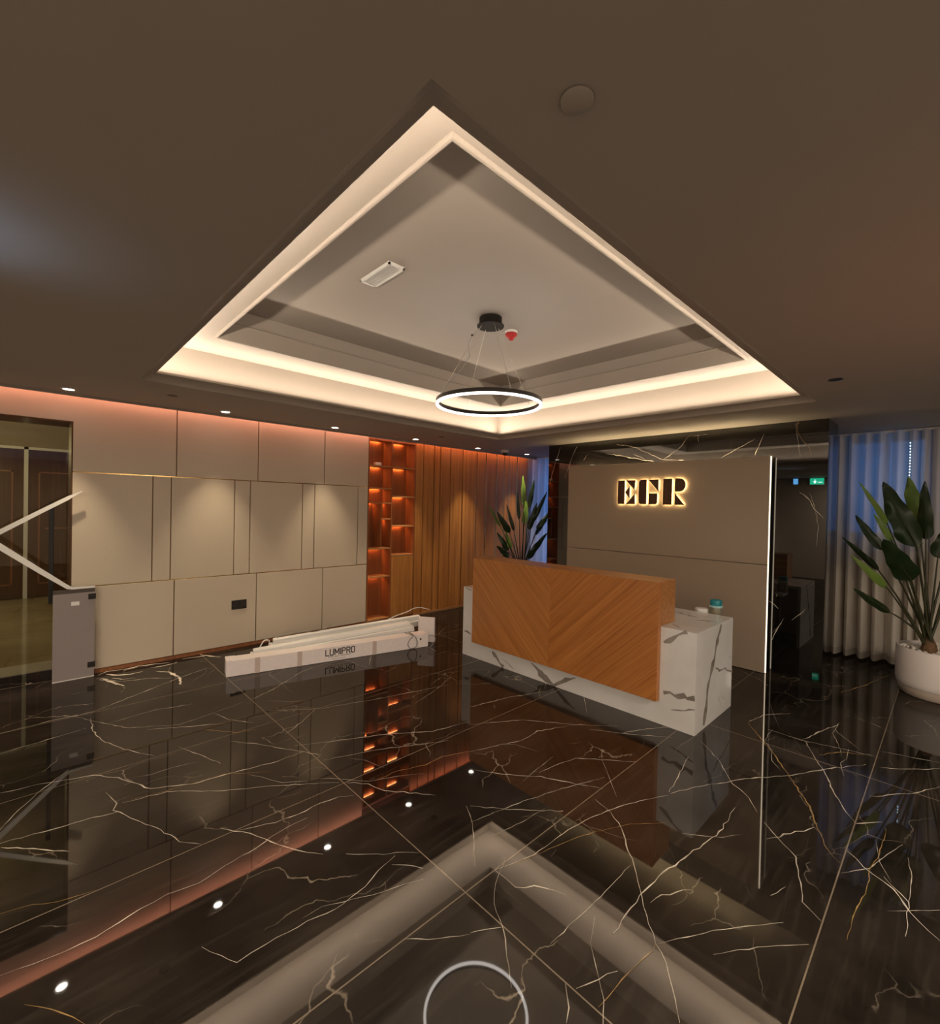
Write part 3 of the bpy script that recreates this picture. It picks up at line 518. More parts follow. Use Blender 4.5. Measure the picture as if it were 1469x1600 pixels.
# ------------------------------------------------------------------ back wall, windows and curtains
bw = MB(); X0, X1 = 7.1, 7.25
wins = [(0.22, 0.90, 1.35, 2.5), (3.9, 5.42, .25, 2.5)]
bw.box(X0, X1, -3.6, .22, 0, 2.66); bw.box(X0, X1, .22, .90, 0, 1.35); bw.box(X0, X1, .22, .90, 2.5, 2.66); bw.box(X0, X1, .90, 3.9, 0, 2.66)
bw.box(X0, X1, 3.9, 5.42, 0, .25); bw.box(X0, X1, 3.9, 5.42, 2.5, 2.66); bw.box(X0, X1, 5.42, 5.8, 0, 2.66)
struct(bw.build('wall_back', M['wall']), 'back wall behind the curtains', 'wall')
for i, (a, b2, z0, z1) in enumerate(wins):
    wn = thing('window_%d' % (i + 1), ('dusk window behind the right curtain', 'dusk window behind the left curtain')[i], 'window', (7.17, (a + b2) / 2, z0), kind='structure')
    fw = MB()
    for y in (a, (a + b2) / 2, b2): fw.box(7.15, 7.20, y - .025, y + .025, z0, z1)
    fw.box(7.15, 7.20, a, b2, z0, z0 + .05); fw.box(7.15, 7.20, a, b2, z1 - .05, z1)
    fw.build('window_frame', M['black'], wn)
    MB().box(7.17, 7.176, a, b2, z0, z1).build('pane', M['win_pane'], wn)
struct(MB().box(-3.3, 7.25, -3.75, -3.6, 0, 2.66).build('wall_right', M['wall']), 'right lobby wall', 'wall')
struct(MB().box(-3.45, -3.3, -3.75, 5.8, 0, 2.66).build('wall_front', M['wall']), 'lobby wall behind the viewer', 'wall')
def curtain(label, y0, y1, xc, z0, z1, seed, fabric='sheer', cat='curtain'):
    r = random.Random(seed)
    t = thing('curtain', label, cat, (xc, (y0 + y1) / 2, 0))
    ys = []; y = y0; phase = []; ph = 0
    n = int((y1 - y0) / .008)
    lam = .13; amp = .045; pts = []
    for i in range(n + 1):
        y = y0 + (y1 - y0) * i / n
        if i % 16 == 0: lam = r.uniform(.085, .17); ta = r.uniform(.045, .085)
        amp += (ta - amp) * .15; ph += 2 * math.pi * .008 / lam
        pts.append((y, ph, amp))
    def sheet(za, zb, nz, off, m, name):
        mb = MB(); vs = []; fs = []
        for k in range(nz + 1):
            z = za + (zb - za) * k / nz; fl = 1.0 + .25 * (1 - (z - z0) / (z1 - z0))
            for (y, p, a) in pts:
                q = p + .10 * math.sin(2.1 * z + y * 3)
                vs.append((xc + a * fl * (math.sin(q) + .25 * math.sin(2 * q + 1)) + off, y + .012 * math.cos(q) * fl, z))
        m_ = len(pts)
        for k in range(nz):
            for i in range(m_ - 1): fs.append((k * m_ + i, k * m_ + i + 1, (k + 1) * m_ + i + 1, (k + 1) * m_ + i))
        mb.add(vs, fs); return mb.build(name, m, t, smooth=80)
    sheet(z0 + .07, z1, 12, 0, M[fabric], 'fabric'); sheet(z0, z0 + .0705, 2, -.002, M['hem'], 'hem')
    MB().box(xc - .02, xc + .02, y0, y1, z1 - .002, z1 + .02).build('curtain_track', M['white_metal'], t)
    return t
curtain('long sheer pleated curtain behind the right planter, dusk blue above', -1.5, 1.6, 6.75, .025, 2.50, 5)
curtain('sheer blue-lit curtain in the niche between timber cladding and black marble', 3.95, 5.40, 6.74, .025, 2.50, 9, 'sheer_left')
ls = thing('light_string', 'vertical string of tiny white lights against the right curtain', 'string lights', (6.62, .345, 2.34))
LSY = lambda z: .345 + .006 * math.sin(z * 5)
MB().tube([(6.63, LSY(z), z) for z in [2.505, 2.3, 2.1, 1.9, 1.7, 1.44]], .0015, 6).build('cord', M['white_plastic'], ls)
bl = [MB().lathe([(.001, -.0045), (.0045, -.003), (.0045, .003), (.001, .0045)], (6.624, LSY(2.36 - .0305 * i), 2.36 - .0305 * i), 8) for i in range(31)]
for m in bl: m.build('bulb', M['bulb'], ls)

# ------------------------------------------------------------------ black marble surround and lit feature panel
XP = 5.45
ms = thing('marble_surround', 'black polished marble block framing the feature panel', 'marble surround', (5.7, 2.46, 0))
mb = MB().box(XP, 5.93, .84, 4.075, 0, 2.5055)
pm = lambda u, v, l: (XP - l, u, v)
for i, L in enumerate(PORTAL_VEINS): ribbon(mb, L, rnd.choice([.003, .004, .007]), pm, 1, .0006 + .00002 * i, rnd)
mb.build('slab', [M['black_marble'], M['vein']], ms)
fp = thing('feature_panel', 'beige feature panel behind the desk with a lit right edge', 'wall panel', (5.36, 2.46, 0))
MB().box(5.33, 5.378, 1.283, 3.648, 1.086, 2.172).build('upper_board', M['feature'], fp, bevel=.002)
MB().box(5.33, 5.378, 1.283, 3.648, .004, 1.081).build('lower_board', M['feature'], fp, bevel=.002)
MB().box(5.378, 5.449, 1.33, 3.60, .004, 2.154).build('backing_frame', M['black'], fp)
MB().box(5.350, 5.360, 1.276, 1.283, .004, 2.168).build('edge_light', M['edge'], fp)
MB().box(5.385, 5.40, 1.33, 3.60, 2.155, 2.162).build('top_light', M['panel_top_led'], fp)
MB().box(5.385, 5.40, 3.602, 3.612, .05, 2.10).build('side_light', glow('side_led', (1, .78, .45), .8), fp)
# raised letters, dark faces on glowing acrylic backs
sg = thing('letter_sign', 'three dark backlit letters E G R on the beige feature panel', 'sign', (5.32, 2.49, 1.82))
def arc(cx, cz, r, a0, a1, n=7): return [(cx + r * math.cos(math.radians(a0 + (a1 - a0) * i / n)), cz + r * math.sin(math.radians(a0 + (a1 - a0) * i / n))) for i in range(n + 1)]
# each letter in its own units: x 0..1 to the right, z 0..1 up
EL = [[(0, 0), (.385, 0), (.385, 1), (0, 1)], [(.47, 1), (1, 1), (1, .95), (.96, .60)], [(.42, .5), (.68, .74), (.68, .24)], [(.49, 0), (1, 0), (.97, .42)]]
GL = [[(.40, 0), (.40, 1), (.15, 1)] + arc(.15, .85, .15, 90, 180, 5)[1:] + [(0, .15)] + arc(.15, .15, .15, 180, 270, 5)[1:],
      [(.50, .99), (1, .99), (1, .53)], [(.53, 0), (.53, .44), (.95, .44), (.95, .12)] + arc(.83, .12, .12, 0, -90, 5)[1:]]
RL = [[(0, 0), (.40, 0), (.40, 1), (0, 1)], [(.545, 1), (.76, 1)] + arc(.76, .75, .25, 90, -90, 12)[1:] + [(.545, .5)], [(.55, 0), (.98, 0), (.55, .43)]]
def area2(p): return sum(p[i][0] * p[(i + 1) % len(p)][1] - p[(i + 1) % len(p)][0] * p[i][1] for i in range(len(p)))
def letter(polys, y0, y1, z0, z1, nm):
    o = MB(); hb = MB()
    for p in polys:
        q = [(y0 + (y1 - y0) * a, z0 + (z1 - z0) * b) for a, b in p]
        o.prism([(5.300, a, c_) for a, c_ in q], (.012, 0, 0))
        n_ = len(q); sgn = 1 if area2(q) > 0 else -1; q2 = []
        for k in range(n_):
            e0 = (Vector(q[k]) - Vector(q[k - 1])).normalized(); e1 = (Vector(q[(k + 1) % n_]) - Vector(q[k])).normalized()
            n0 = Vector((e0.y, -e0.x)) * sgn; n1 = Vector((e1.y, -e1.x)) * sgn; m_ = n0 + n1
            m_ = m_ / max(.35, m_.length_squared) * 2
            q2.append(Vector(q[k]) + m_ * -.0012)
        hb.prism([(5.3122, v[0], v[1]) for v in q2], (.003, 0, 0))
    e = o.build('letter', M['bronze'], sg); hb.build('lit_back', M['halo'], e); MB().box(5.315, 5.3299, (y0 + y1) / 2 + (y0 - y1) * .3 - .006, (y0 + y1) / 2 + (y0 - y1) * .3 + .006, (z0 + z1) / 2 - .006, (z0 + z1) / 2 + .006).build('standoff', M['black'], e); e['label'] = nm
letter(EL, 2.897, 2.675, 1.675, 1.965, 'dark letter E'); letter(GL, 2.628, 2.392, 1.675, 1.968, 'dark letter G'); letter(RL, 2.334, 2.088, 1.672, 1.972, 'dark letter R')

# ------------------------------------------------------------------ reception desk
dk = thing('reception_desk', 'white marble reception desk with a chevron veneer front', 'desk', (3.84, 2.47, 0))
DX0, DX1, DY0, DY1, DZ = 3.453, 4.227, 1.25, 3.683, .733
mv = [M['white_marble'], M['grey_vein']]
t = MB().box(DX0, DX1, DY0, DY1, DZ - .03, DZ)
tm = lambda u, v, l: (u, v, DZ + l)
for i, L in enumerate(DESK_TOP_VEINS): ribbon(t, L, .022, tm, 1, .0006 + .0001 * i, rnd)
t.build('worktop', mv, dk)
t = MB().box(DX0, DX0 + .03, DY0, DY1, .0, DZ - .0305); fmap = lambda u, v, l: (DX0 - l, u, v)
for i, L in enumerate(DESK_FRONT_VEINS):
    ribbon(t, L, [.030, .036, .010, .040, .012, .055, .048, .036, .018][i % 9], fmap, 1, .0006 + .0001 * i, rnd, taper=i > 3)
t.build('front_slab', mv, dk)
t = MB().box(DX0 + .0305, DX1, DY0, DY0 + .03, 0, DZ - .0305); emap = lambda u, v, l: (u, DY0 - l, v)
for i, L in enumerate(DESK_END_VEINS): ribbon(t, L, [.058, .018][i % 2], emap, 1, .0006 + .0001 * i, rnd, taper=False)
t.build('end_slab', mv, dk)
MB().box(DX0 + .0305, DX1, DY1 - .03, DY1, 0, DZ - .0305).build('end_slab', mv, dk)
FX0, FY0, FYM, FY1, FZ0, FZ1 = 3.40, 1.508, 2.500, 3.492, .178, 1.066
MB().box(FX0, DX0 - .0006, FYM + .0008, FY1, FZ0, FZ1 - .002).build('veneer_board', M['chev_a'], dk, bevel=.003)
MB().box(FX0, DX0 - .0006, FY0, FYM - .0008, FZ0, FZ1 - .002).build('veneer_board', M['chev_b'], dk, bevel=.003)
MB().box(DX0, 3.698, FY0 + .001, FY1 - .001, DZ + .0008, FZ1 - .002).build('raised_box', M['ledge'], dk, bevel=.003)
MB().box(FX0 + .002, 3.698, FY0 + .001, FY1 - .001, FZ1 - .0018, FZ1).build('ledge_top', M['ledge'], dk)
MB().box(DX1 + .001, 4.52, 1.37, 3.60, .628, .66).build('staff_worktop', M['white_marble'], dk, bevel=.003)
MB().box(4.48, 4.51, 1.40, 1.44, 0, .627).build('leg', M['black'], dk); MB().box(4.48, 4.51, 3.53, 3.57, 0, .627).build('leg', M['black'], dk)
jar = thing('jar', 'cloudy jar with teal lid at the rear edge of the desk', 'jar', (4.315, 1.412, .6605))
MB().lathe([(.044, 0), (.05, .008), (.05, .10), (.046, .118)], (4.315, 1.412, .6605), 28).build('body', M['jar'], jar, smooth=40)
MB().lathe([(.050, .1182), (.052, .122), (.052, .133), (.050, .136)], (4.315, 1.412, .6605), 28).build('collar', M['pale_teal'], jar, smooth=40)
MB().lathe([(.045, .1362), (.046, .14), (.046, .178), (.042, .184)], (4.315, 1.412, .6605), 28).build('lid', M['teal'], jar, smooth=40)
dish = thing('paper_roll', 'small white roll at the rear edge of the desk beside the jar', 'paper roll', (4.29, 1.52, .6605))
MB().lathe([(.05, 0), (.055, .006), (.055, .090), (.048, .097), (.02, .099)], (4.29, 1.52, .6605), 24).build('roll', M['white_plastic'], dish, smooth=40)

# ------------------------------------------------------------------ plants
def blade(tip, base, width, light, parent, bend, rr):
    """one long leaf: blade mesh with a folded midrib"""
    T = Vector(tip); B = Vector(base); ax = T - B; L = ax.length; ax.normalize()
    view = (B - Vector((0, 0, 1.6))).normalized()
    side = ax.cross(view).normalized(); side = (side + view * rr.uniform(-.35, .35)).normalized(); side = (side - ax * side.dot(ax)).normalized()
    nrm = side.cross(ax).normalized()
    n = 22; vs = []; fs = []; ph0 = rr.uniform(0, 6)
    for i in range(n + 1):
        t = i / n
        ww = width * .5 * (1 - math.exp(-(t + .02) / .07)) * max(0, 1 - t ** 1.9) ** .72
        if i == n: ww = .0008
        c = B + ax * L * t + nrm * bend * math.sin(math.pi * t) - Vector((0, 0, 1)) * 0.0
        wob = .07 * width * math.sin(14 * t + ph0); ww *= 1 + .05 * math.sin(17 * t + ph0 * 2)
        for s, up in ((-1, .22), (-.5, .08), (0, 0), (.5, .08), (1, .22)):
            vs.append(c + side * ww * s + nrm * (ww * up + (wob if abs(s) == 1 else 0)))
    for i in range(n):
        for j in range(4): fs.append((i * 5 + j, i * 5 + j + 1, (i + 1) * 5 + j + 1, (i + 1) * 5 + j))
    mb = MB().add(vs, fs)
    return mb.build('leaf', M['leaf_light'] if light else M['leaf_dark'], parent, smooth=60)
def plant(label, c, pot_r, pot_h, root, leaves, seed):
    rr = random.Random(seed)
    t = thing('potted_plant', label, 'potted plant', (c[0], c[1], 0))
    base = (c[0], c[1], 0.0); k = pot_r
    pot = MB().lathe([(k * .93, .085), (k * .975, .10), (k, .14), (k, pot_h - .012), (k - .006, pot_h), (k - .018, pot_h), (k - .022, pot_h - .05), (.02, pot_h - .05)], base, 56, cap=False).build('pot', M['pot'], t, smooth=40)
    MB().lathe([(k * .80, 0), (k * .86, .012), (k * .925, .055), (k * .945, .082), (k * .90, .0845)], base, 56).build('pot_base', M['pot_base'], pot, smooth=40)
    pb = MB()
    for i in range(190):
        a = rr.uniform(0, 6.283); r = (k - .035) * math.sqrt(rr.random()); s = rr.uniform(.012, .022)
        q = Vector((c[0] + r * math.cos(a), c[1] + r * math.sin(a), pot_h - .018 + rr.uniform(0, .012)))
        e = rr.uniform(.7, 1.3)
        pb.lathe([(s * .1, -s * .6), (s * .75, -s * .4), (s, 0), (s * .75, s * .4), (s * .1, s * .6)], q, 7)
    pbo = pb.build('pebbles', M['pebble'], t, smooth=60); pbo['kind'] = 'stuff'
    R = Vector(root)
    MB().lathe([(.05, pot_h - .05), (.058, pot_h), (.048, pot_h + .05), (.028, pot_h + .10), (.012, pot_h + .14)], (R.x, R.y, 0), 14).build('trunk', M['soil'], t, smooth=60)
    for (tip, bs, wd, lt) in leaves:
        lf = blade(tip, bs, wd, lt, t, rr.uniform(-.03, .03), rr)
        B = Vector(bs); st = Vector((R.x + rr.uniform(-.03, .03), R.y + rr.uniform(-.03, .03), pot_h + rr.uniform(.02, .07)))
        ax = (Vector(tip) - B).normalized()
        P = []
        for i in range(9):
            u = i / 8; m = st.lerp(B, .5) + Vector((0, 0, .05)) 
            P.append(st * (1 - u) ** 2 + m * 2 * u * (1 - u) + B * u * u)
        L = (Vector(tip) - B).length
        P += [B + ax * L * .3, B + ax * L * .6]
        rad = [.011 - .006 * i / 8 for i in range(9)] + [.003, .0015]
        MB().tube(P, rad, 7).build('stalk', M['stalk'], lf, smooth=60)
    return t
plant('tall broad-leaved plant in a white round planter before the right curtain', (5.88, .075), .285, .425, (5.77, .135, .45), RIGHT_LEAVES, 3)
plant('tall leafy plant behind the desk beside the black marble surround', (6.07, 5.03), .27, .42, (6.06, 5.04, .45), LEFT_LEAVES, 4)

# ------------------------------------------------------------------ small glass gate and bent bar by the doorway
gg = thing('glass_gate', 'small frosted glass gate leaf standing by the doorway edge', 'gate', (.315, 5.36, 0))
MB().box(.172, .455, 5.354, 5.366, .006, .765).build('frosted_pane', M['frost'], gg, bevel=.002)
MB().box(.172, .455, 5.354, 5.366, .766, .800).build('clear_edge', M['frost_edge'], gg)
MB().box(.172, .455, 5.352, 5.368, 0, .006).build('bottom_seal', M['white_plastic'], gg)
for z in (.70, .085):
    o = MB().box(.408, .462, 5.345, 5.375, z, z + .05).build('hinge_clamp', M['black'], gg, bevel=.004)
MB().box(.292, .348, 5.3525, 5.354, .655, .69).build('sticker', M['white_plastic'], gg)
bar = thing('barrier_bar', 'pale flat bar bent into a sideways V above the small glass gate', 'barrier', (.1, 5.36, .8))
def flat(mb, pts):
    n = len(pts); vs = []
    for x, z, w_ in pts: vs += [(x, 5.352, z - w_ / 2), (x, 5.368, z - w_ / 2), (x, 5.368, z + w_ / 2), (x, 5.352, z + w_ / 2)]
    fs = [(3, 2, 1, 0), (4 * n - 4, 4 * n - 3, 4 * n - 2, 4 * n - 1)]
    for i in range(n - 1):
        for j in range(4): fs.append((4 * i + j, 4 * i + (j + 1) % 4, 4 * i + 4 + (j + 1) % 4, 4 * i + 4 + j))
    mb.add(vs, fs)
m1 = MB(); flat(m1, [(.455, .809, .016), (.300, .809, .018), (.262, .828, .040), (.1, .97, .052), (-.15, 1.195, .06), (-.235, 1.27, .06)]); m1.build('lower_arm', M['white_metal'], bar)
m2 = MB(); flat(m2, [(-.235, 1.272, .055), (-.15, 1.318, .045), (.1, 1.492, .04), (.27, 1.607, .036), (.30, 1.628, .02), (.36, 1.668, .003)]); m2.build('upper_arm', M['white_metal'], bar)

# ------------------------------------------------------------------ outlet on the wall
so = thing('power_outlet', 'black double power outlet low on the beige panelled wall', 'power outlet', (1.70, YL, .475))
MB().box(1.622, 1.778, YL - .010, YL - .0005, .425, .525).build('plate', M['black'], so, bevel=.004)
for x in (1.66, 1.74):
    m = MB().box(x - .03, x + .03, YL - .013, YL - .0101, .445, .505); m.build('socket', plain('socket_black', (.03, .025, .02), .25), so, bevel=.002)

# ------------------------------------------------------------------ cartons and batten lights on the floor
def oriented(A, B, depth, h, z0):
    A = Vector((*A, z0)); B = Vector((*B, z0)); u = (B - A); n = Vector((-u.y, u.x, 0)).normalized() * depth
    return A, u, n, Vector((0, 0, h))
A, u, n, up = oriented((1.325, 4.552), (3.325, 4.122), .15, .146, .001)
cb = thing('lamp_carton', 'long white lamp carton with printed lettering, nearest on the floor', 'carton', (A.x, A.y, 0))
MB().obox(A, u, n, up).build('box', M['carton'], cb, bevel=.004)
L = u.length; ud = u.normalized(); nd = n.normalized()
def onface(s, z, out=.0008): return A + ud * s + Vector((0, 0, z)) - nd * out
for s in (.24, .62, 1.385):
    q = onface(s, 0, .0006); MB().obox(q, ud * .045, -nd * .0004, Vector((0, 0, .145))).build('tape', M['tape'], cb)
fo = MB(); fo.obox(A + up * 1.0 + ud * .0 + nd * .0, ud * .05, nd * .15, Vector((0, 0, .004)))
fo.obox(A + up + ud * .03 + nd * .02, ud * .05, nd * .09, Vector((0, 0, .014))); fo.build('end_flap', M['carton'], cb)
MB().obox(onface(1.94, .085, .002), ud * .018, -nd * .001, Vector((0, 0, .022))).build('handle_hole', M['ink'], cb)
def stroke_arc(cx, cz, r, a0, a1, n=5): return [(cx + r * math.cos(math.radians(a0 + (a1 - a0) * k / n)), cz + r * math.sin(math.radians(a0 + (a1 - a0) * k / n))) for k in range(n + 1)]
GLYPH = {'L': (.72, [[(0, 1), (0, 0), (.62, 0)]]),
 'U': (.80, [[(0, 1)] + stroke_arc(.22, .22, .22, 180, 270) + stroke_arc(.46, .22, .22, 270, 360) + [(.68, 1)]]),
 'M': (.98, [[(0, 0), (0, 1), (.42, .30), (.84, 1), (.84, 0)]]), 'I': (.18, [[(0, 0), (0, 1)]]),
 'P': (.80, [[(0, 0), (0, 1), (.44, 1)] + stroke_arc(.44, .76, .24, 80, -90) + [(0, .52)]]),
 'R': (.80, [[(0, 0), (0, 1), (.44, 1)] + stroke_arc(.44, .76, .24, 80, -90) + [(0, .52)], [(.36, .52), (.68, 0)]]),
 'O': (.76, [stroke_arc(.24, .76, .24, 90, 180) + stroke_arc(.24, .24, .24, 180, 270) + stroke_arc(.44, .24, .24, 270, 360) + stroke_arc(.44, .76, .24, 0, 90) + [(.24, 1)]])}
tot = sum(GLYPH[c_][0] for c_ in 'LUMIPRO') + .16 * 6 - .08; kx = .297 / tot; kz = .060; sw = .0105
lt = MB(); xx = .888 + sw / 2
for c_ in 'LUMIPRO':
    adv, strokes = GLYPH[c_]
    for st_ in strokes:
        P3 = [(xx + a_ * kx, .062 + z_ * kz) for a_, z_ in st_]
        for (s0, za), (s1, zb) in zip(P3[:-1], P3[1:]):
            dv = Vector((s1 - s0, zb - za)); ln = dv.length; dv.normalize(); nv = Vector((-dv.y, dv.x)) * sw / 2
            s0 -= dv.x * sw * .3; za -= dv.y * sw * .3; ln += sw * .6
            lt.obox(onface(s0 - nv.x, za - nv.y), (ud * dv.x + Vector((0, 0, dv.y))) * ln, (ud * nv.x + Vector((0, 0, nv.y))) * 2, -nd * .0004)
    xx += (adv + .16) * kx
lt.build('printed_lettering', M['ink'], cb)
ul = MB()
for s0, s1, z, hh in ((.915, .975, .045, .004), (.985, 1.03, .043, .004), (1.045, 1.155, .045, .004), (.955, 1.09, .022, .0025)):
    ul.obox(onface(s0, z), ud * (s1 - s0), -nd * .0004, Vector((0, 0, hh)))
ul.build('printed_rule', M['ink'], cb)
# upright end plate and two battens behind
ep = thing('carton_end', 'pale upright carton end standing at the far end of the lamps', 'carton', (3.42, 4.26, 0))
MB().obox((3.475, 4.20, 0.001), (-.115, .16, 0), (.03, .02, 0), (0, 0, .285)).build('card', M['carton'], ep, bevel=.003)
def batten(label, A, B, wd, h, zA, zB):
    A = Vector((*A, zA)); B = Vector((*B, zB)); u = B - A; n = Vector((-u.y, u.x, 0)).normalized() * wd; c = n.cross(u).normalized() * -h
    if c.z < 0: c = -c
    t = thing('batten_light', label, 'batten light', (A.x, A.y, 0), 'unboxed white batten lights on the floor')
    MB().obox(A, u, n, c * .55).build('body', M['white_metal'], t, bevel=.004)
    MB().obox(A + u * .01 + n * .22 + c * .5501, u * .98, n * .56, c * .45).build('spine', M['white_metal'], t, bevel=.010, seg=3)
    MB().obox(A - u * .006, u * .012, n, c * .55).build('end_cap', M['white_plastic'], t); MB().obox(B - u * .006, u * .012, n, c * .55).build('end_cap', M['white_plastic'], t)
    return t
batten('white batten light behind the printed carton, nearer one, tilted', (1.645, 4.83), (3.27, 4.33), .17, .10, .002, .14)
batten('white batten light farthest from the printed carton, next to the wall', (1.92, 5.03), (3.62, 4.60), .13, .12, .002, .10)
def cable(label, pts, r, m):
    P = [Vector(p) for p in pts]; out = []
    for i in range(len(P) - 1):
        p0 = P[max(i - 1, 0)]; p1 = P[i]; p2 = P[i + 1]; p3 = P[min(i + 2, len(P) - 1)]
        for k in range(8):
            t = k / 8
            out.append(.5 * ((2 * p1) + (p2 - p0) * t + (2 * p0 - 5 * p1 + 4 * p2 - p3) * t * t + (3 * p1 - p0 - 3 * p2 + p3) * t ** 3))
    out.append(P[-1])
    o = MB().tube(out, r, 7).build('cable', m, smooth=60); tag(o, label, 'cable'); return o
cable('white looped cable at the left end of the far batten', [(1.80, 5.06, .006), (1.79, 5.05, .05), (1.84, 5.05, .13), (1.895, 5.06, .12), (1.90, 5.07, .08), (1.898, 5.075, .05)], .007, M['white_plastic'])
cable('thin grey cable curling over the left part of the battens', [(1.98, 5.06, .134), (2.10, 5.06, .18), (2.22, 5.0, .175), (2.36, 4.97, .155), (2.50, 4.96, .175), (2.58, 5.0, .21)], .003, M['cable'])
cable('pale cable looping over the far right end of the battens', [(3.20, 4.76, .204), (3.34, 4.74, .245), (3.46, 4.72, .27), (3.52, 4.66, .315), (3.60, 4.62, .32), (3.70, 4.58, .29)], .005, M['white_plastic'])
cable('dark cable loop hanging on the right end of the printed carton', [(3.135, 4.31, .150), (3.13, 4.155, .151), (3.09, 4.163, .10), (3.075, 4.166, .05), (3.115, 4.155, .006), (3.175, 4.143, .03), (3.18, 4.142, .09), (3.145, 4.152, .151), (3.18, 4.30, .150)], .003, M['ink'])
cable('grey cable loop on the floor at the right end of the carton', [(3.36, 4.17, .10), (3.40, 4.14, .11), (3.43, 4.12, .07), (3.41, 4.13, .02), (3.35, 4.10, .004), (3.34, 4.10, .004)], .0035, M['cable'])

# ------------------------------------------------------------------ ring pendant
RC = Vector((2.598, 2.530, 0))
pd = thing('ring_pendant', 'black LED ring pendant hanging in the middle of the ceiling tray', 'pendant light', (RC.x, RC.y, 2.40))
MB().lathe([(.105, 3.003), (.105, 3.010), (.088, 3.016), (.088, 3.0695), (.02, 3.0695)], RC, 40).build('canopy', M['canopy'], pd, smooth=40)
RZ = 2.385
def ringmesh(prof, n=96):
    mb = MB(); k = len(prof); vs = []; fs = []
    for i in range(n):
        a = 2 * math.pi * i / n
        for r, z in prof: vs.append((RC.x + r * math.cos(a), RC.y + r * math.sin(a), z))
    for i in range(n):
        i2 = (i + 1) % n
        for j in range(k): fs.append((i * k + j, i * k + (j + 1) % k, i2 * k + (j + 1) % k, i2 * k + j))
    return mb.add(vs, fs)
rg = ringmesh([(.392, RZ + .015), (.412, RZ + .015), (.412, RZ + .044), (.392, RZ + .044)]).build('ring', M['black'], pd, smooth=40)
ringmesh([(.394, RZ), (.410, RZ), (.4125, RZ + .006), (.4118, RZ + .0148), (.3922, RZ + .0148), (.3915, RZ + .006)]).build('diffuser', M['ring'], pd, smooth=60)
ringmesh([(.397, RZ + .0436), (.407, RZ + .0436), (.407, RZ + .0443), (.397, RZ + .0443)]).build('upper_diffuser', glow('ring_up', (1, .95, .9), 26.0), pd)
for a in (-.25, 1.3, 2.75, 4.3):
    MB().tube([(RC.x + .075 * math.cos(a), RC.y + .075 * math.sin(a), 3.004), (RC.x + .402 * math.cos(a), RC.y + .402 * math.sin(a), RZ + .044)], .0016, 6).build('wire', M['wire'], pd)
a = 2.75
cp = [(RC.x - .05, RC.y + .05, 3.004), (RC.x - .11, RC.y + .09, 2.93), (RC.x - .13, RC.y + .11, 2.86), (RC.x - .14, RC.y + .08, 2.76), (RC.x - .20, RC.y + .12, 2.64), (RC.x - .30, RC.y + .16, 2.52), (RC.x - .365, RC.y + .165, RZ + .044)]
MB().tube(cp, .0028, 7).build('supply_cable', M['cable'], pd, smooth=60)
MB().lathe([(.008, -.006), (.012, 0), (.008, .006)], cp[1], 12).build('cable_grip', M['black'], pd)

# ------------------------------------------------------------------ things on the ceiling
vt = thing('air_vent', 'rectangular air vent in the raised inner ceiling', 'air vent', (1.63, 2.565, ZI))
V = (1.574, 1.690, 2.400, 2.735)
v = MB().box(V[0], V[1], V[2], V[3], ZI - .006, ZI - .0005); v.build('frame', M['white_metal'], vt)
for i in range(8):
    x = V[0] + .016 + i * .0115
    MB().obox((x, V[2] + .014, ZI - .016), (.009, 0, .004), (0, V[3] - V[2] - .028, 0), (0, 0, .0022)).build('slat', M['white_metal'], vt)
e = MB()
for a in ((V[0], V[1], V[2], V[2] + .012), (V[0], V[1], V[3] - .012, V[3]), (V[0], V[0] + .012, V[2], V[3]), (V[1] - .012, V[1], V[2], V[3])): e.box(*a, ZI - .018, ZI - .006)
e.build('rim', M['white_metal'], vt)
fd = thing('fire_detector', 'red capped fire detector on the inner ceiling by the pendant', 'fire detector', (2.93, 2.61, ZI))
MB().lathe([(.052, -.0005), (.052, -.012), (.046, -.02)], (2.93, 2.61, ZI), 28).build('base', M['white_plastic'], fd, smooth=40)
MB().lathe([(.05, -.0202), (.05, -.036), (.038, -.048), (.024, -.056), (.020, -.07), (.012, -.076)], (2.93, 2.61, ZI), 28).build('cap', M['red'], fd, smooth=50)
sp = thing('ceiling_disc', 'round flat cover plate on the dark ceiling near the tray corner', 'cover plate', (.872, .598, ZC))
MB().lathe([(.033, -.0005), (.036, -.003), (.036, -.007), (.034, -.0085), (.001, -.009)], (.872, .598, ZC), 40).build('plate', M['ceiling'], sp, smooth=40)
dm = thing('dome_camera', 'white dome security camera under the ceiling before the left curtain', 'security camera', (5.45, 4.93, ZC))
MB().lathe([(.062, -.0005), (.062, -.034), (.054, -.042)], (5.45, 4.93, ZC), 30).build('housing', M['white_plastic'], dm, smooth=40)
MB().lathe([(.044, -.0422), (.043, -.058), (.036, -.072), (.022, -.083), (.006, -.087)], (5.45, 4.93, ZC), 30).build('dome', M['black'], dm, smooth=60)
DG = 'round recessed downlights along the panelled wall'
d0 = thing('downlight', 'lit recessed downlight over the doorway end of the panelled wall', 'downlight', (.246, 5.10, ZC), DG)
c = d0.location
MB().lathe([(.052, -.0005), (.052, -.004), (.040, -.005), (.037, -.002)], c, 32, cap=False).build('trim_ring', M['white_metal'], d0, smooth=40)
MB().lathe([(.001, -.0015), (.037, -.002)], c, 32, cap=False).build('lens', M['lens'], d0)
lamp('beam', 'SPOT', (0, 0, -.02), P_DOWN, (1.0, .80, .55), None, .02, 57, .75, d0)
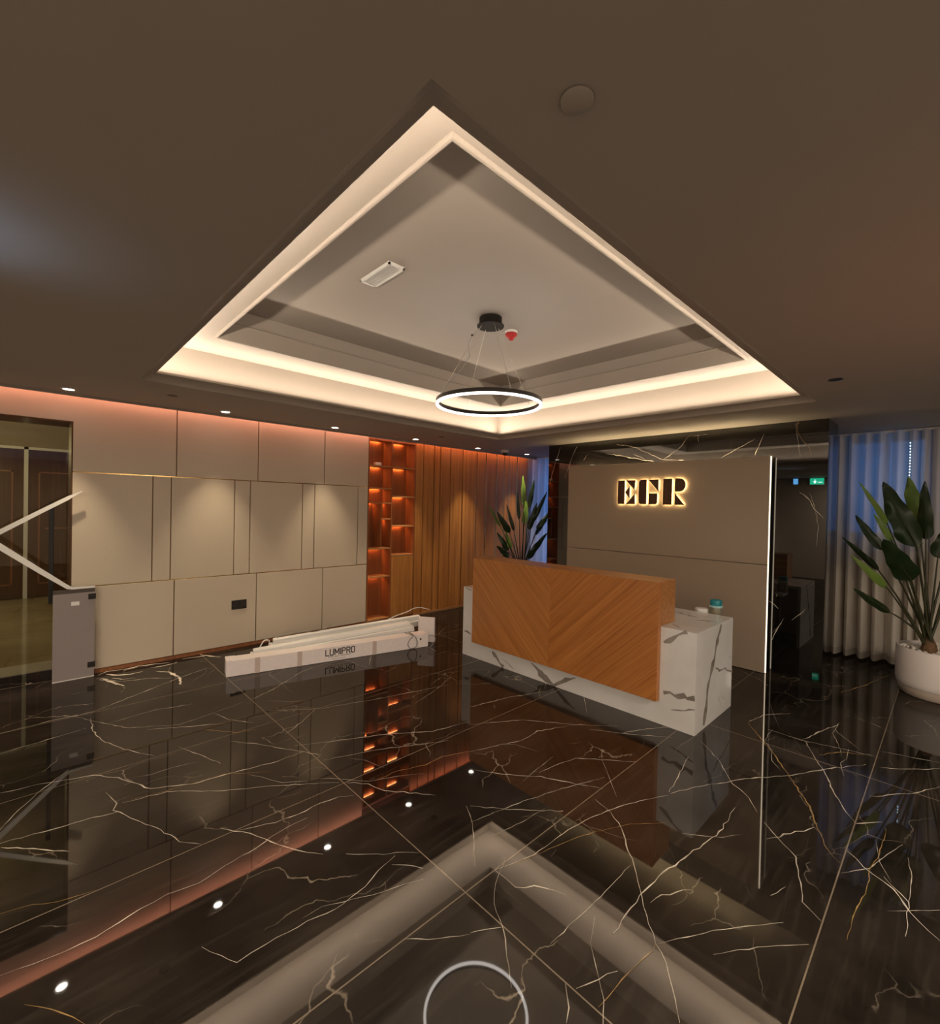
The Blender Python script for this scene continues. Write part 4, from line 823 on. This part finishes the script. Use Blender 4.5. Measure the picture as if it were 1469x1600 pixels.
nm = ['lit recessed downlight second along the panelled wall from the doorway', 'lit recessed downlight third along the panelled wall from the doorway', 'lit recessed downlight above the shelf niche', 'lit recessed downlight above the slatted timber', 'lit recessed downlight in front of the left curtain']
for x, y, l in zip((1.443, 2.637, 3.828, 5.018, 6.199), (5.10,) * 5, nm): copy_thing(d0, (x, y, ZC if x < 5.5 else 2.525), l)
copy_thing(d0, (-.95, 5.10, ZC), 'lit recessed downlight left of the doorway, mirrored in the floor')
sl = thing('ceiling_speaker', 'small dark recessed ceiling fitting left, beside the tray corner', 'ceiling fitting', (.907, 4.70, ZC), 'small unlit recessed ceiling fittings')
MB().lathe([(.040, -.0005), (.040, -.003), (.034, -.004), (.001, -.0035)], sl.location, 24).build('rim', M['black'], sl, smooth=40)
copy_thing(sl, (3.924, 4.67, ZC), 'small dark recessed ceiling fitting before the shelf niche'); copy_thing(sl, (3.918, .576, ZC), 'small dark recessed ceiling fitting right of the tray')

# ------------------------------------------------------------------ signs behind the viewer, mirrored in the black marble
ex = thing('exit_sign', 'green lit exit sign under the ceiling, mirrored in the black marble', 'exit sign', (-3.2, 2.39, 2.42))
MB().box(-3.28, -3.25, 2.24, 2.54, 2.33, 2.50).build('housing', M['white_plastic'], ex)
MB().box(-3.25, -3.247, 2.25, 2.53, 2.34, 2.49).build('face', M['exit_green'], ex)
ar = MB(); ar.box(-3.247, -3.245, 2.42, 2.44, 2.37, 2.46); ar.box(-3.247, -3.245, 2.39, 2.47, 2.40, 2.42); ar.prism([(-3.247, 2.40, 2.40), (-3.247, 2.46, 2.40), (-3.247, 2.43, 2.36)], (.002, 0, 0)); ar.box(-3.247, -3.245, 2.28, 2.37, 2.38, 2.40)
ar.build('pictogram', M['exit_white'], ex)
bs = thing('wall_screen', 'small blue lit access screen, mirrored in the black marble', 'screen', (-3.2, 2.83, 2.5), kind='thing')
MB().box(-3.28, -3.25, 2.77, 2.89, 2.34, 2.50).build('case', M['black'], bs); MB().box(-3.25, -3.248, 2.78, 2.88, 2.35, 2.49).build('display', M['blue_screen'], bs)
